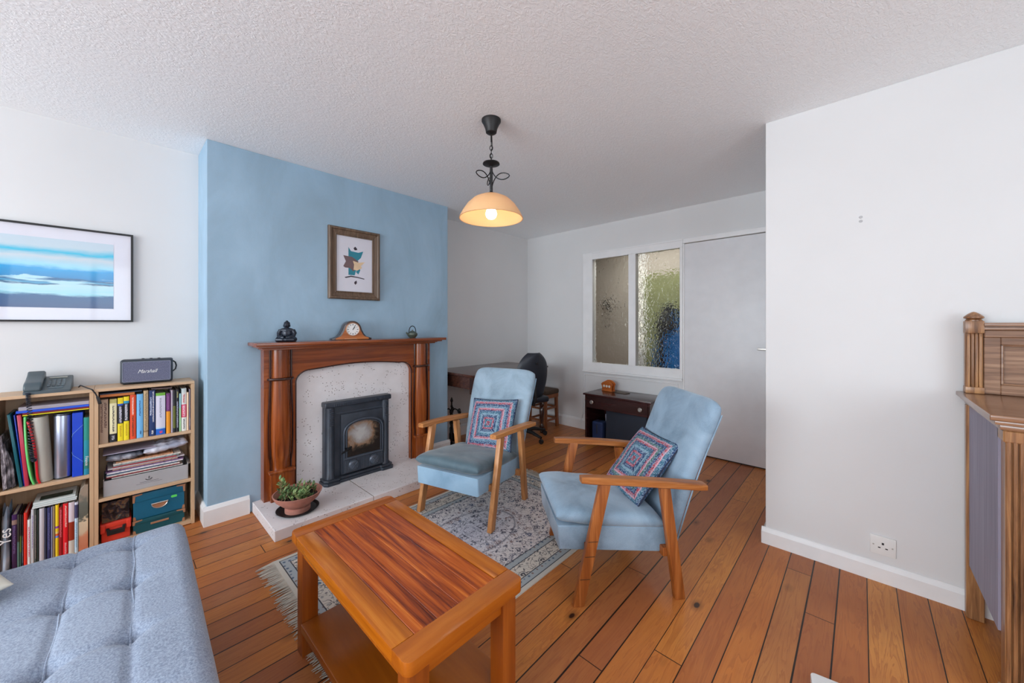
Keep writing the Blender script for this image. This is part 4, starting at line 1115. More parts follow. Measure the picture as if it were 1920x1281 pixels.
TB = [
 ('thick tan book with brown lettering at the left end of the upper row', -.059, -.025, .829, [(1, S(176, 150, 128))], [(.15, .4, .25, .9, S(112, 82, 70)), (.55, .85, .35, .93, S(96, 66, 58))]),
 ('cream book with a black foot next to the thick tan book', -.020, .008, .827, [(.19, K1), (.9, S(238, 230, 186)), (1, S(206, 196, 120))], [(.4, .65, .24, .85, S(60, 56, 58)), (.3, .7, .05, .15, S(180, 180, 186))]),
 ('slightly shorter of two yellow and black paperbacks, left one', .011, .034, .830, [(.40, S(242, 220, 30)), (.82, K1), (.86, S(40, 90, 190)), (1, S(242, 220, 30))], [(.3, .7, .42, .80, S(200, 200, 214)), (.35, .65, .1, .35, S(200, 160, 20))]),
 ('right one of two yellow and black paperbacks, beside the orange red book', .035, .057, .834, [(.43, S(242, 220, 30)), (.84, K1), (.90, S(40, 150, 190)), (1, S(242, 220, 30))], [(.25, .7, .45, .83, S(204, 204, 214)), (.35, .65, .1, .38, S(200, 160, 20))]),
 ('orange red book with white and dark lettering', .060, .085, .840, [(1, S(224, 78, 38))], [(.35, .6, .55, .95, S(238, 206, 196)), (.35, .6, .06, .52, S(80, 44, 30))]),
 ('pale sky blue book in the upper row', .087, .114, .841, [(1, S(116, 184, 232))], [(.4, .62, .5, .85, S(50, 80, 130)), (.5, .75, .08, .16, S(20, 60, 110))]),
 ('old tan book with mottled spine between sky blue and navy books', .116, .136, .858, [(.1, S(190, 160, 124)), (.14, S(150, 120, 84)), (1, S(196, 170, 132))], [(.2, .8, .15, .95, S(150, 128, 96))]),
 ('navy book with white lettering in two lines', .139, .166, .856, [(1, S(26, 52, 104))], [(.15, .4, .45, .85, S(190, 196, 214)), (.55, .8, .3, .98, S(206, 204, 212)), (.4, .7, .04, .12, W1)]),
 ('thick white book with green head and blue foot', .168, .210, .836, [(.14, S(24, 96, 196)), (.17, S(180, 210, 236)), (.93, S(214, 212, 228)), (1, S(112, 176, 62))], [(.4, .6, .4, .88, S(150, 150, 168)), (.4, .7, .03, .09, S(226, 60, 100))]),
 ('purple and orange book', .214, .233, .828, [(.55, S(234, 150, 30)), (.57, S(120, 30, 60)), (1, S(112, 50, 112))], [(.4, .6, .6, .95, S(150, 100, 150))]),
 ('thin pale grey book right of the purple and orange one', .2355, .2445, .846, [(1, S(176, 166, 180))], []),
 ('black paperback with olive stripe', .2455, .2565, .845, [(.1, K1), (.62, S(122, 128, 44)), (1, K1)], [(.3, .7, .12, .6, S(60, 60, 30))]),
 ('black book with pale lettering near the right end', .2575, .2725, .847, [(1, S(24, 24, 34))], [(.3, .7, .1, .72, S(170, 170, 190)), (.3, .7, .8, .95, S(170, 170, 110))]),
 ('thin mint green book near the right end of the upper row', .2735, .2825, .820, [(.62, S(166, 214, 160)), (1, S(150, 200, 206))], []),
 ('white book with a crimson label', .2835, .307, .850, [(.32, S(226, 226, 220)), (.62, S(206, 36, 80)), (.9, S(214, 214, 212)), (1, S(196, 206, 206))], [(.35, .65, .05, .28, S(80, 76, 84)), (.2, .8, .34, .6, S(236, 190, 204)), (.3, .7, .66, .86, S(190, 90, 90))]),
 ('thin peach coloured book', .3085, .3175, .823, [(1, S(238, 210, 178))], []),
 ('grey violet book at the right end of the upper row', .319, .3270, .842, [(1, S(112, 106, 122))], [(.3, .7, .1, .3, S(170, 166, 180))]),
]
for lab, a, b, zt_, sg_, tx_ in TB: book(lab, a, b, sz, zt_, sg_, tx_, group=G1)
def flat(label, cat, name, mat, y0, y1, z0, z1, x0=-3.26, x1=-3.085, rz=0, rx=0, group=None, bev=.001):
    cx_, cy_ = (x0 + x1) / 2, (y0 + y1) / 2
    o = obj(name, mat, lambda bm: bx(bm, -(x1 - x0) / 2, (x1 - x0) / 2, -(y1 - y0) / 2, (y1 - y0) / 2, 0, z1 - z0, bev))
    o.location = (cx_, cy_, z0); o.rotation_euler = (rx, 0, rz); return tag(o, label, cat, group)
flat('orange book lying flat across the yellow and cream paperbacks', 'book', 'book', plain('orange_cover', S(206, 118, 54), .5), -.056, .080, .8405, .855)
flat('dark grey magazine lying on the flat orange book', 'magazine', 'magazine', plain('dark_cover', S(62, 70, 90), .5), -.058, .110, .8555, .8615)
flat('pale leaflet drooping across the tops of the books under the speaker', 'leaflet', 'leaflet', plain('leaflet_pale', S(176, 160, 166), .6), .150, .240, .860, .8625, rx=R(-3))
# middle shelf
gb = thing('storage_box', 'open grey card box full of magazines on the middle shelf', 'box', (-3.18, .136, .2845))
def gbox(bm):
    bx(bm, -.085, .100, -.178, .178, 0, .003, .0005)
    for s in (-1, 1): bx(bm, -.085, .100, s * .178 - .0015, s * .178 + .0015, 0, .096, .0005); 
    bx(bm, .0985, .1015, -.1765, .1765, .0, .088, .0005); bx(bm, -.0865, -.0835, -.1765, .1765, 0, .096, .0005)
    prism(bm, [(-.085, .094), (.09, .088), (.10, .092), (-.08, .098)], 'y', .1795, .1895)
obj('box_body', 'greybox', gbox, gb)
def blogo(bm):
    tube(bm, [(.1022, -.012, .052), (.1022, -.004, .046), (.1022, .008, .046), (.1022, .016, .054)], .0018, 6); tube(bm, [(.1022, .002, .053), (.1022, .003, .066)], .0015, 6)
    bx(bm, .1012, .1018, -.035, .045, .036, .0375, 0); bx(bm, .1012, .1018, -.05, .06, .028, .029, 0)
obj('printed_emblem', 'ink', blogo, gb)
rnd = random.Random(5)
mcols = [S(196, 190, 186), S(150, 40, 50), S(206, 196, 190), S(70, 96, 120), S(216, 210, 214), S(120, 90, 130), S(190, 150, 130), S(200, 194, 200), S(160, 60, 66), S(140, 150, 150), S(214, 206, 196), S(196, 140, 104)]
mlab = ['pale grey magazine at the bottom of the pile in the grey box', 'dark red magazine second in the pile', 'cream magazine third from the bottom of the pile', 'steel blue magazine in the pile', 'white magazine in the middle of the pile', 'violet magazine in the pile', 'tan magazine in the pile', 'lilac white magazine in the pile', 'crimson magazine in the upper pile', 'grey green magazine near the top of the pile', 'cream brochure near the top of the pile', 'copper coloured folder on top of the magazine pile']
z = .372
for i, c in enumerate(mcols):
    hgt = .0052 + rnd.random() * .003
    y0 = -.035 + rnd.random() * .03; y1 = .255 + rnd.random() * .045
    if i > 7: y0 += .02; y1 -= .01
    mm = NT('magazine_edge', .5); x_, y_, z_ = mm.sep(); nn_ = mm.noise(mm.comb(0, mm.math('MULTIPLY', y_, 60), mm.math('MULTIPLY', z_, 900)), 1, 2)
    mm.color(mm.ramp(nn_, [(.4, c), (.55, tuple(min(1, q * 1.25) for q in c[:3]) + (1,)), (.62, tuple(q * .5 for q in c[:3]) + (1,))]))
    flat(mlab[i], 'magazine', 'magazine', mm.m, y0, y1, z, z + hgt, x0=-3.255, x1=-3.083 - rnd.random() * .012, rz=(rnd.random() - .5) * .04, group='magazines piled in the grey box'); z += hgt + .0005
def crumple(bm, L, D, h0, seed, lift=0, amp=.02, n=30):
    g = {}
    for s in (1, -1):
        for i in range(n + 1):
            for j in range(n + 1):
                u = -1 + 2 * i / n; v = -1 + 2 * j / n
                if s == -1 and (i in (0, n) or j in (0, n)): g[-1, i, j] = g[1, i, j]; continue
                kk = ((1 - u ** 4) * (1 - v ** 4)) ** .5
                a = noise.noise(Vector((u * 3, v * 3, seed))) + .5 * noise.noise(Vector((u * 7, v * 7, seed)))
                x = v * D / 2 + .006 * noise.noise(Vector((u * 5, v * 2, seed + 4))); y = u * L / 2
                zz = h0 / 2 + s * h0 / 2 * kk * (1 + .45 * a) + lift * (u + 1) / 2
                zz = max(zz, .001 + lift * (u + 1) / 2)
                g[s, i, j] = bm.verts.new((x, y, zz))
    for s in (1, -1):
        for i in range(n):
            for j in range(n): bm.faces.new((g[s, i, j], g[s, i + 1, j], g[s, i + 1, j + 1], g[s, i, j + 1]))
PB = NT('crumpled_plastic', .22, spec=.6); PB.color(PB.ramp(PB.noise(PB.map(), 16, 4), [(.35, S(150, 154, 172)), (.55, S(190, 192, 206)), (.7, S(214, 214, 224))])); PB.bump(PB.noise(PB.map(), 45, 4), .5, .004)
PD = NT('dark_crumpled_plastic', .25, spec=.6); PD.color(PD.ramp(PD.noise(PD.map(), 20, 4), [(.35, S(62, 66, 78)), (.55, S(110, 114, 126)), (.7, S(168, 170, 180))])); PD.bump(PD.noise(PD.map(), 45, 4), .5, .004)
def cr_bag(name, label, mat, loc, L, D, h0, seed, lift=0):
    o = obj(name, mat, lambda bm: crumple(bm, L, D, h0, seed, lift), ang=60); o.location = loc; return tag(o, label, 'plastic bag')
cr_bag('plastic_bag', 'dark translucent plastic bag lying on the left of the magazine pile', PD.m, (-3.17, .040, z + .001), .15, .17, .045, 3)
cr_bag('plastic_bag', 'crumpled white plastic bag on the right of the magazine pile', PB.m, (-3.165, .215, z + .001), .20, .17, .052, 8, .02)
flat('lilac document wallet pushed in under the upper shelf', 'folder', 'folder', plain('lilac_wallet', S(176, 170, 190), .5), -.045, .17, .553, .5575, rx=R(0))
bpy.data.objects['folder'].location.z = z + .051
# lower right compartment
def teal(label, z0, hgt, m, lidh, sticker):
    t = thing('storage_box', label, 'box', (-3.178, .186, z0))
    obj('box_body', m, lambda bm: bx(bm, -.085, .090, -.112, .112, 0, hgt - .001, .002), t)
    obj('lid', m, lambda bm: bx(bm, -.088, .094, -.115, .115, hgt - lidh, hgt, .003, seg=2), t)
    for s in (-1, 1):
        obj('metal_corner', 'brass', lambda bm: prism(bm, [(s * .1155, hgt + .0005), (s * .1155, hgt - lidh), (s * .107, hgt - lidh), (s * .104, hgt - .010), (s * .075, hgt - .006), (s * .075, hgt + .0005)], 'x', .0935, .0955), t)
        obj('metal_corner', 'brass', lambda bm: prism(bm, [(s * .1135, .0), (s * .1135, .022), (s * .104, .02), (s * .100, .0)], 'x', .0895, .0915), t)
    if hgt > .1:
        def han(bm):
            pts = [(-.035 * math.cos(a) * -1, .072 - .030 * math.sin(a)) for a in [PI * i / 14 for i in range(15)]]
            prism(bm, pts, 'x', .0895, .0905, mi=1)
            tube(bm, [(.092, y, z_) for y, z_ in pts], .0022, 6, True, mi=0); tube(bm, [(.094, -.037, .074), (.094, .037, .074)], .0035, 8)
        obj('cup_handle', ['chrome', 'brass'], han, t)
        if sticker: obj('sticker', 'green', lambda bm: prism(bm, rcorner(.050, .078, .082, .096, .006), 'x', .0900, .0908), t)
    else:
        obj('cup_handle', 'brass', lambda bm: bx(bm, .0895, .093, -.04, .04, .035, .046, .001), t)
    return t
teal('upper teal blue storage box with metal cup handle and lime sticker', .103, .150, 'teal', .045, True)
teal('lower dark green storage box beneath the teal blue box', .0225, .079, 'teal_d', .024, False)
rb = thing('toolbox', 'small coral red plastic case with black clasp on the bottom shelf', 'plastic case', (-3.17, .004, .0225))
obj('case_body', 'red', lambda bm: bx(bm, -.08, .080, -.056, .058, 0, .085, .008, seg=2), rb)
def redlid(bm):
    bx(bm, -.083, .086, -.061, .063, .080, .108, .007, seg=2); bx(bm, .07, .092, -.059, -.040, .058, .104, .003); bx(bm, .07, .092, .042, .061, .058, .104, .003)
obj('lid', 'red', redlid, rb)
obj('clasp', 'black', lambda bm: prism(bm, [(-.033, .040), (.035, .040), (.039, .082), (.028, .082), (.024, .066), (-.022, .066), (-.026, .078), (-.037, .078)], 'x', .078, .094, .002), rb)
gk = NT('game_box_print', .2); gk.color(gk.ramp(gk.noise(gk.map(), 30, 4, .6, 1), [(.38, S(18, 18, 22)), (.5, S(44, 44, 54)), (.57, S(110, 76, 50)), (.63, S(60, 76, 70)), (.72, S(150, 150, 160))]))
flat('glossy dark picture puzzle box standing on the red plastic case', 'box', 'puzzle_box', gk.m, -.050, .058, .132, .245, x0=-3.24, x1=-3.095, bev=.002)

# left bookcase, upper compartment
sl = .4305
def leanthing(name, label, cat, mat, ybot, ytop, wd, z0, hgt, depth=.19, dx=0, group=None, curve=0):
    def f(bm):
        n = 12 if curve else 1; Fp, Bp = [], []
        for i in range(n + 1):
            t_ = i / n; y = ybot + (ytop - ybot) * t_ + curve * math.sin(t_ * PI) ; 
            if curve and t_ < .15: y += abs(curve) * 1.0 * (1 - t_ / .15) ** 2
            Fp.append((y - wd / 2, hgt * t_)); Bp.append((y + wd / 2, hgt * t_))
        prism(bm, Fp + Bp[::-1], 'x', -depth, 0, .0006)
    o = obj(name, mat, f, ang=50); o.location = (-3.080 + dx, 0, z0); return tag(o, label, cat, group)
GF = 'folders standing in the left bookcase'
leanthing('folder', 'dark teal folder leaning left in the left bookcase', 'folder', plain('dark_teal_folder', S(18, 96, 108), .35), -.322, -.360, .010, sl, .37, group=GF)
leanthing('folder', 'narrow royal blue folder edge between the teal and the red folder', 'folder', plain('royal_folder', S(30, 70, 190), .35), -.3125, -.3435, .004, sl, .364, dx=-.006, group=GF)
leanthing('folder', 'translucent crimson folder leaning left', 'folder', plain('crimson_folder', S(196, 60, 84), .3), -.304, -.329, .013, sl, .362, group=GF)
leanthing('folder', 'light green flexible folder beside the crimson one', 'folder', plain('mint_folder', S(110, 214, 120), .35), -.288, -.311, .007, sl, .35, group=GF, curve=-.006)
leanthing('folder', 'bright red curled plastic folder with white label', 'folder', plain('bright_red_folder', S(206, 24, 40), .3), -.272, -.302, .008, sl, .325, group=GF, curve=.009)
k = NT('newspaper_in_plastic', .3); k.color(k.ramp(k.noise(k.map((1, 4, 1)), 24, 4), [(.36, S(50, 48, 54)), (.5, S(120, 112, 118)), (.62, S(196, 190, 196))])); k.bump(k.noise(k.map(), 40, 3), .5, .004)
def npap(bm):
    for q in range(3):
        P = [(-.030 + q * .012, 0), (-.018 + q * .012, .01), (-.022 + q * .010, .12), (-.034 + q * .008, .27 - q * .04), (-.040 + q * .008, .27 - q * .04), (-.036 + q * .010, .12)]
        prism(bm, P, 'x', -.18, .0 - q * .01, .001)
o = obj('newspaper_bundle', k.m, npap, ang=40); o.location = (-3.07, -.345, sl); tag(o, 'crumpled bundle of papers in clear plastic at the far left of the shelf', 'papers')
def cyl(name, label, mat, y, z0, r_, hgt, cat, lean=0, cap=None, x=-3.13):
    t = thing(name, label, cat, (x, y, z0)); t.rotation_euler = (lean, 0, 0)
    def f(bm):
        lathe(bm, [(0, 0), (r_ * .97, 0), (r_, .004), (r_, hgt - .004), (r_ * .96, hgt), (r_ * .9, hgt - .002), (0, hgt - .004)], (0, 0, 0), 40)
    obj('tube_body', mat, f, t, ang=50)
    if cap: obj('black_rim', cap, lambda bm: (tube(bm, [(r_ * math.cos(a), r_ * math.sin(a), hgt - .004) for a in [2 * PI * i / 40 for i in range(40)]], .003, 6, True), tube(bm, [(r_ * math.cos(a), r_ * math.sin(a), .004) for a in [2 * PI * i / 40 for i in range(40)]], .003, 6, True)), t)
    return t
cyl('document_tube', 'beige cardboard document tube behind the coiled phone cord', plain('beige_card', S(176, 172, 162), .5, var=.03), -.250, sl + .002, .030, .338, 'tube', lean=R(3.0), x=-3.115)
cyl('metal_canister', 'tall silver metal canister with dark rims in the left bookcase', plain('brushed_steel', S(170, 176, 196), .28, .85, var=.05), -.1895, sl + .001, .031, .34, 'canister', cap='black', x=-3.115)
bf = thing('box_file', 'royal blue elastic band box file in the left bookcase', 'file', (-3.078, -.1365, sl))
obj('file_body', plain('royal_blue_file', S(18, 66, 200), .4, var=.02), lambda bm: bx(bm, -.19, 0, -.019, .019, 0, .342, .002), bf)
obj('elastic_band', plain('pale_elastic', S(120, 170, 226), .6), lambda bm: (tube(bm, [(.001, .019, .275), (.001, -.016, .232), (.001, -.0205, .215)], .0008, 5), tube(bm, [(.001, -.0205, .135), (.001, -.016, .118), (.001, .019, .075)], .0008, 5)), bf)
tbk = book('teal and green finance textbook at the right end of the left bookcase', -.1155, -.0955, sl, .742, [(.1, S(20, 130, 160)), (.22, S(24, 116, 110)), (.6, S(26, 140, 160)), (1, S(30, 140, 130))], [], depth=.18, group=None)
text('spine_title', 'Finance', .017, 'white', tbk, (.0011, .001, .075), (R(90), R(90), R(90)), sx=1.0)
k2z = .786
for lab, nm, cat, c, y0, y1, hh in (
  ('thin yellow folder at the bottom of the flat pile of folders', 'folder', 'folder', S(232, 222, 20), -.318, -.0955, .005),
  ('dark red folder in the flat pile above the canister', 'folder', 'folder', S(120, 16, 36), -.318, -.0955, .009),
  ('royal blue folder lying in the flat pile above the canister', 'folder', 'folder', S(30, 84, 214), -.338, -.0955, .012),
  ('sheaf of loose papers lying on the royal blue folder', 'papers', 'papers', S(166, 160, 170), -.330, -.0955, .018)):
    flat(lab, cat, nm, plain('folder_card', c, .45, var=.03), y0, y1, k2z, k2z + hh, x1=-3.078); k2z += hh + .0006

# left bookcase, lower compartment
bl = .0225; G2 = 'books on the bottom shelf of the left bookcase'
LB = [
 ('tall dark purple book right of the carrier bag', -.3505, -.334, .300, [(.82, S(56, 28, 72)), (.9, S(150, 120, 110)), (1, S(60, 24, 84))], [(.3, .7, .3, .8, S(110, 90, 140))]),
 ('thin grey green book beside the purple one', -.3335, -.3265, .296, [(.5, S(96, 130, 120)), (1, S(70, 66, 60))], []),
 ('thin dark brown book with olive stripe', -.326, -.320, .294, [(.3, S(60, 90, 80)), (.6, S(96, 110, 50)), (1, S(44, 34, 34))], []),
 ('thin black and slate book left of the scarlet book', -.3195, -.3145, .290, [(.5, S(46, 60, 76)), (1, S(30, 30, 36))], [(.2, .8, .1, .6, S(120, 130, 140))]),
 ('scarlet book on the bottom shelf', -.314, -.303, .297, [(1, S(222, 44, 30))], []),
 ('short white book with pink lettering', -.3025, -.2915, .258, [(1, S(222, 220, 218))], [(.3, .7, .2, .85, S(206, 70, 110))]),
 ('pale grey book with violet lettering', -.291, -.281, .306, [(1, S(196, 200, 204))], [(.3, .7, .3, .9, S(140, 130, 170))]),
 ('dark green and grey book', -.2805, -.273, .304, [(1, S(66, 76, 72))], [(.2, .8, .1, .9, S(130, 120, 116))]),
 ('narrow black green book beside the white binder', -.2725, -.266, .298, [(1, S(24, 40, 36))], []),
 ('broad off white binder on the bottom shelf', -.2655, -.249, .300, [(1, S(196, 192, 200))], []),
 ('navy blue and grey striped volume', -.2485, -.2405, .298, [(1, S(40, 46, 72))], []),
 ('wide indigo book with faint lettering', -.240, -.227, .297, [(1, S(44, 48, 96))], [(.3, .7, .2, .9, S(90, 92, 140))]),
 ('thin lilac pamphlet between the indigo and brown books', -.2265, -.222, .297, [(1, S(160, 160, 190))], []),
 ('thin brown and cream book', -.2215, -.2135, .298, [(1, S(150, 130, 100))], []),
 ('bright yellow book with coloured bands', -.213, -.201, .300, [(.38, S(236, 200, 30)), (.42, S(110, 140, 220)), (.46, S(220, 90, 30)), (.5, S(226, 200, 120)), (.56, S(236, 200, 30)), (.60, S(140, 70, 160)), (1, S(240, 206, 30))], []),
 ('dark red book with pale lettering', -.2005, -.188, .284, [(1, S(160, 18, 28))], [(.3, .7, .4, .95, S(206, 110, 116))]),
 ('vivid red book with white lettering', -.1875, -.170, .298, [(1, S(226, 22, 36))], [(.4, .75, .55, .97, S(240, 190, 180)), (.35, .7, .04, .25, S(240, 170, 170))]),
 ('white book with a rust red block', -.1685, -.148, .297, [(.26, S(206, 200, 188)), (.62, S(150, 44, 18)), (1, S(212, 200, 208))], []),
 ('pale blue white book with navy head label', -.1475, -.1345, .292, [(.68, S(190, 216, 232)), (.95, S(60, 60, 96)), (1, S(206, 210, 226))], [(.3, .7, .1, .6, S(110, 160, 190))]),
]
for lab, a, b, zt_, sg_, tx_ in LB: book(lab, a, b, bl, zt_, sg_, tx_, group=G2, pages=(b - a) > .009)
mg = thing('photo_folder', 'white booklet with a dark green picture lying on the bottom row of books', 'booklet', (-3.165, -.212, .3075))
obj('booklet_body', plain('white_green_booklet', S(206, 214, 212), .4), lambda bm: (bx(bm, -.085, .088, -.075, .072, 0, .008, .001), bx(bm, -.083, .086, -.073, .074, .009, .017, .001), bx(bm, -.08, .083, -.073, .068, .018, .028, .001)), mg)
gp = NT('dark_green_photo', .3); gp.color(gp.ramp(gp.noise(gp.map(), 40, 3), [(.4, S(14, 30, 30)), (.6, S(40, 76, 66)), (.7, S(110, 130, 130))])); 
obj('cover_picture', gp.m, lambda bm: bx(bm, -.01, .062, -.055, .056, .028, .0285, 0), mg, False)
tk = NT('torn_illustrated_folder', .3); x, y, z_ = tk.sep()
ff = tk.math('ADD', tk.math('DIVIDE', z_, .33), tk.math('MULTIPLY', tk.math('SUBTRACT', tk.noise(tk.map((1, 1, 1)), 22, 3), .5), .45))
tk.color(tk.ramp(ff, [(0, S(196, 120, 90)), (.22, S(204, 140, 108)), (.3, S(206, 186, 158)), (.52, S(214, 196, 166)), (.55, S(92, 96, 88)), (.8, S(104, 106, 98)), (.9, S(150, 136, 120))]))
o = obj('torn_folder', tk.m, lambda bm: prism(bm, [(-.0165, 0), (.017, 0), (.0175, .352), (.006, .355), (-.010, .335), (-.016, .30)], 'x', -.19, 0, .001)); o.location = (-3.080, -.1165, bl)
tag(o, 'tall worn folder in clear plastic with torn tan and grey cover', 'folder')
# carrier bag with writing
bgm = NT('silver_blue_carrier_bag', .35); bgm.color(bgm.ramp(bgm.noise(bgm.map((1, 1, .4)), 26, 3), [(.35, S(134, 154, 176)), (.6, S(164, 182, 200)), (.75, S(196, 206, 216))])); bgm.bump(bgm.noise(bgm.map((1, 1, .35)), 38, 3), .6, .005)
cb = thing('carrier_bag', 'silver blue plastic carrier bag reading Yes at the far left of the bottom shelf', 'carrier bag', (-3.15, -.3705, bl))
def bag(bm):
    n = 36; rings = []
    for j in range(16):
        v = j / 15; zz = .30 * v; rx = .085 * (1 - .25 * v); ry = .0165 * (1 - .35 * v ** 3); r_ = []
        for i in range(n):
            a = 2 * PI * i / n; q = 1 + .10 * noise.noise(Vector((math.cos(a) * 2, math.sin(a) * 2, zz * 14)))
            ca, sa = math.cos(a), math.sin(a)
            r_.append(bm.verts.new((math.copysign(abs(ca) ** .6, ca) * rx * q, math.copysign(abs(sa) ** .8, sa) * ry * q, zz + (.025 * math.sin(a * 3) * v ** 4))))
        rings.append(r_)
    for a, b in zip(rings, rings[1:]):
        for i in range(n): bm.faces.new((a[i], a[(i + 1) % n], b[(i + 1) % n], b[i]))
    bm.faces.new(rings[0])
obj('bag_body', bgm.m, bag, cb, ang=60)
text('bag_lettering', 'Yes', .055, 'white', cb, (.093, .004, .185), (R(90), R(-90), R(90)), sx=1.0)

# ---------------------------------------------------------------- telephone
ph = thing('telephone', 'slate grey corded desk telephone on the left bookcase', 'telephone', (-3.165, -.238, TOP + .0005), R(0))
PH = [(.105, .0), (.105, .014), (-.085, .070), (-.10, .066), (-.10, 0)]
def pbase(bm): prism(bm, [(x_, z_) for x_, z_ in PH], 'y', -.078, .078, .006, seg=2)
obj('phone_base', 'phone', pbase, ph)
slope = math.atan2(.056, -.19)
PM = Matrix.Translation((.105, 0, .0145)) @ Matrix.Rotation(math.atan2(.056, .19), 4, 'Y')
def keys(bm):
    for r_ in range(5):
        for c_ in range(4): bx(bm, -.135 + r_ * .0185 - .0055, -.135 + r_ * .0185 + .0055, .0 + c_ * .0165 - .0055, .0 + c_ * .0165 + .0055, -.002, .004, .001, mtx=PM)
    bx(bm, -.035, -.028, .0, .05, -.002, .003, .001, mtx=PM)
obj('keypad', 'phone_l', keys, ph)
obj('display', 'lcd', lambda bm: bx(bm, -.182, -.164, -.005, .060, -.002, .0025, .001, mtx=PM), ph)
def hset(bm):
    m2 = Matrix.Translation((0, -.048, 0))
    P = [(-.10, .075), (-.085, .100), (-.06, .104), (-.035, .088), (.03, .066), (.065, .060), (.088, .052), (.100, .036), (.098, .018), (.075, .010), (.055, .022), (.04, .042), (-.03, .064), (-.05, .060), (-.08, .055)]
    prism(bm, P, 'y', -.078, -.018, .009, seg=3)
obj('handset', 'phone', hset, ph, ang=50)
def coil(bm):
    path = [Vector((.095, -.062, .012)), Vector((.112, -.060, .004)), Vector((.120, -.058, -.03)), Vector((.122, -.052, -.10)), Vector((.123, -.050, -.20)), Vector((.123, -.046, -.28)), Vector((.123, -.040, -.33))]
    n = 420; P = []
    for i in range(n):
        t_ = i / (n - 1) * (len(path) - 1); a = int(min(t_, len(path) - 2)); q = path[a].lerp(path[a + 1], t_ - a)
        an = i / n * 2 * PI * 34; r_ = .0065 + (.004 * max(0, (i / n - .4)))
        P.append(q + Vector((r_ * .8 * math.cos(an), r_ * math.sin(an) * 1.15, 0)))
    tube(bm, P, .0019, 5)
    lathe(bm, [(0, -.340), (.008, -.336), (.010, -.325), (0, -.318)], (.123, -.040, 0), 12)
obj('coiled_cord', plain('navy_black_cord', S(26, 32, 46), .35), coil, ph)
cbx = obj('power_cable', 'black', lambda bm: (tube(bm, [(-3.13, -.135, TOP + .012), (-3.115, -.128, TOP + .022), (-3.095, -.118, TOP + .018), (-3.075, -.100, TOP + .008), (-3.052, -.085, TOP + .002), (-3.051, -.072, TOP - .022), (-3.051, -.064, TOP - .045)], .0032, 8), beam(bm, (-3.051, -.064, TOP - .04), (-3.051, -.055, TOP - .082), .014, .014, (1, 0, 0), .003)))
tag(cbx, 'black power cable and plug drooping over the front where the two bookcases meet', 'cable')
# ---------------------------------------------------------------- speaker
sp = thing('portable_speaker', 'dark blue grey portable speaker with white script logo on the right bookcase', 'speaker', (-3.185, .138, TOP + .0005), R(-5))
obj('speaker_body', plain('speaker_shell', S(38, 46, 56), .5, bump=.2, bscale=300), lambda bm: bx(bm, -.045, .050, -.114, .114, .004, .145, .014, seg=4), sp)
gm = NT('speaker_grille_cloth', .7); x, y, z_ = gm.sep()
gm.color(gm.ramp(gm.noise(gm.comb(0, gm.math('MULTIPLY', y, 420), gm.math('MULTIPLY', z_, 260)), 1, 2), [(.4, S(70, 72, 96)), (.6, S(112, 114, 138))])); 
obj('grille', gm.m, lambda bm: prism(bm, rcorner(-.103, .103, .016, .133, .006), 'x', .048, .0525), sp)
obj('grille_trim', plain('grille_trim', S(130, 136, 152), .4), lambda bm: tube(bm, [(.0525, y_, z_) for y_, z_ in rcorner(-.103, .103, .016, .133, .006)], .0014, 5, True), sp)
text('script_logo', 'Marshall', .030, 'white', sp, (.0530, .0, .074), (R(90), 0, R(90)), shear=.45, sx=.82)
obj('control_knob', 'black', lambda bm: [lathe(bm, [(0, .144), (.0065, .144), (.0065, .149), (0, .1495)], (0, q, 0), 14) for q in (-.02, .015, .05)], sp)
obj('carry_strap', 'black', lambda bm: tube(bm, [(-.03, .112, .125), (-.02, .125, .115), (0, .130, .095), (.015, .126, .075), (.02, .113, .062)], [.004] * 5, 8), sp)
obj('rubber_foot', 'black', lambda bm: [bx(bm, -.03, .035, q - .012, q + .012, 0, .006, .001) for q in (-.09, .09)], sp)

# ================================================================== DESK, OFFICE CHAIR, STOOL
dk = thing('desk', 'dark wooden writing desk with turned legs in the alcove right of the fireplace', 'desk', (-2.965, 2.84, 0))
dh_ = .56
obj('desk_top', 'desk', lambda bm: (bx(bm, -.325, .335, -.565, .575, .752, .772, .005, seg=3), bx(bm, -.320, .322, -.552, .562, .742, .752, .003)), dk)
def dapron(bm):
    for x_ in (-.29, .29): bx(bm, x_ - .01, x_ + .01, -.50, .50, .625, .742, .002)
    for y_ in (-.515, .525): bx(bm, -.28, .28, y_ - .01, y_ + .01, .625, .742, .002)
obj('apron', 'desk', dapron, dk)
LG = [(0, 0), (.016, .0), (.020, .02), (.016, .035), (.026, .05), (.028, .075), (.018, .09), (.014, .11), (.022, .18), (.027, .24), (.024, .28), (.014, .30), (.026, .315), (.028, .335), (.015, .35), (.018, .40), (.026, .47), (.028, .53), (.018, .56), (.016, .565), (.026, .575), (.026, .585), (0, .59)]
for x_ in (-.285, .285):
    for y_ in (-.51, .52):
        obj('leg', 'desk_leg', lambda bm: (lathe(bm, LG, (x_, y_, 0), 20), bx(bm, x_ - .030, x_ + .030, y_ - .030, y_ + .030, .585, .744, .003)), dk)
oc = thing('office_chair', 'black swivel office chair turned towards the dark desk', 'office chair', (-2.70, 3.06, 0), R(-15))
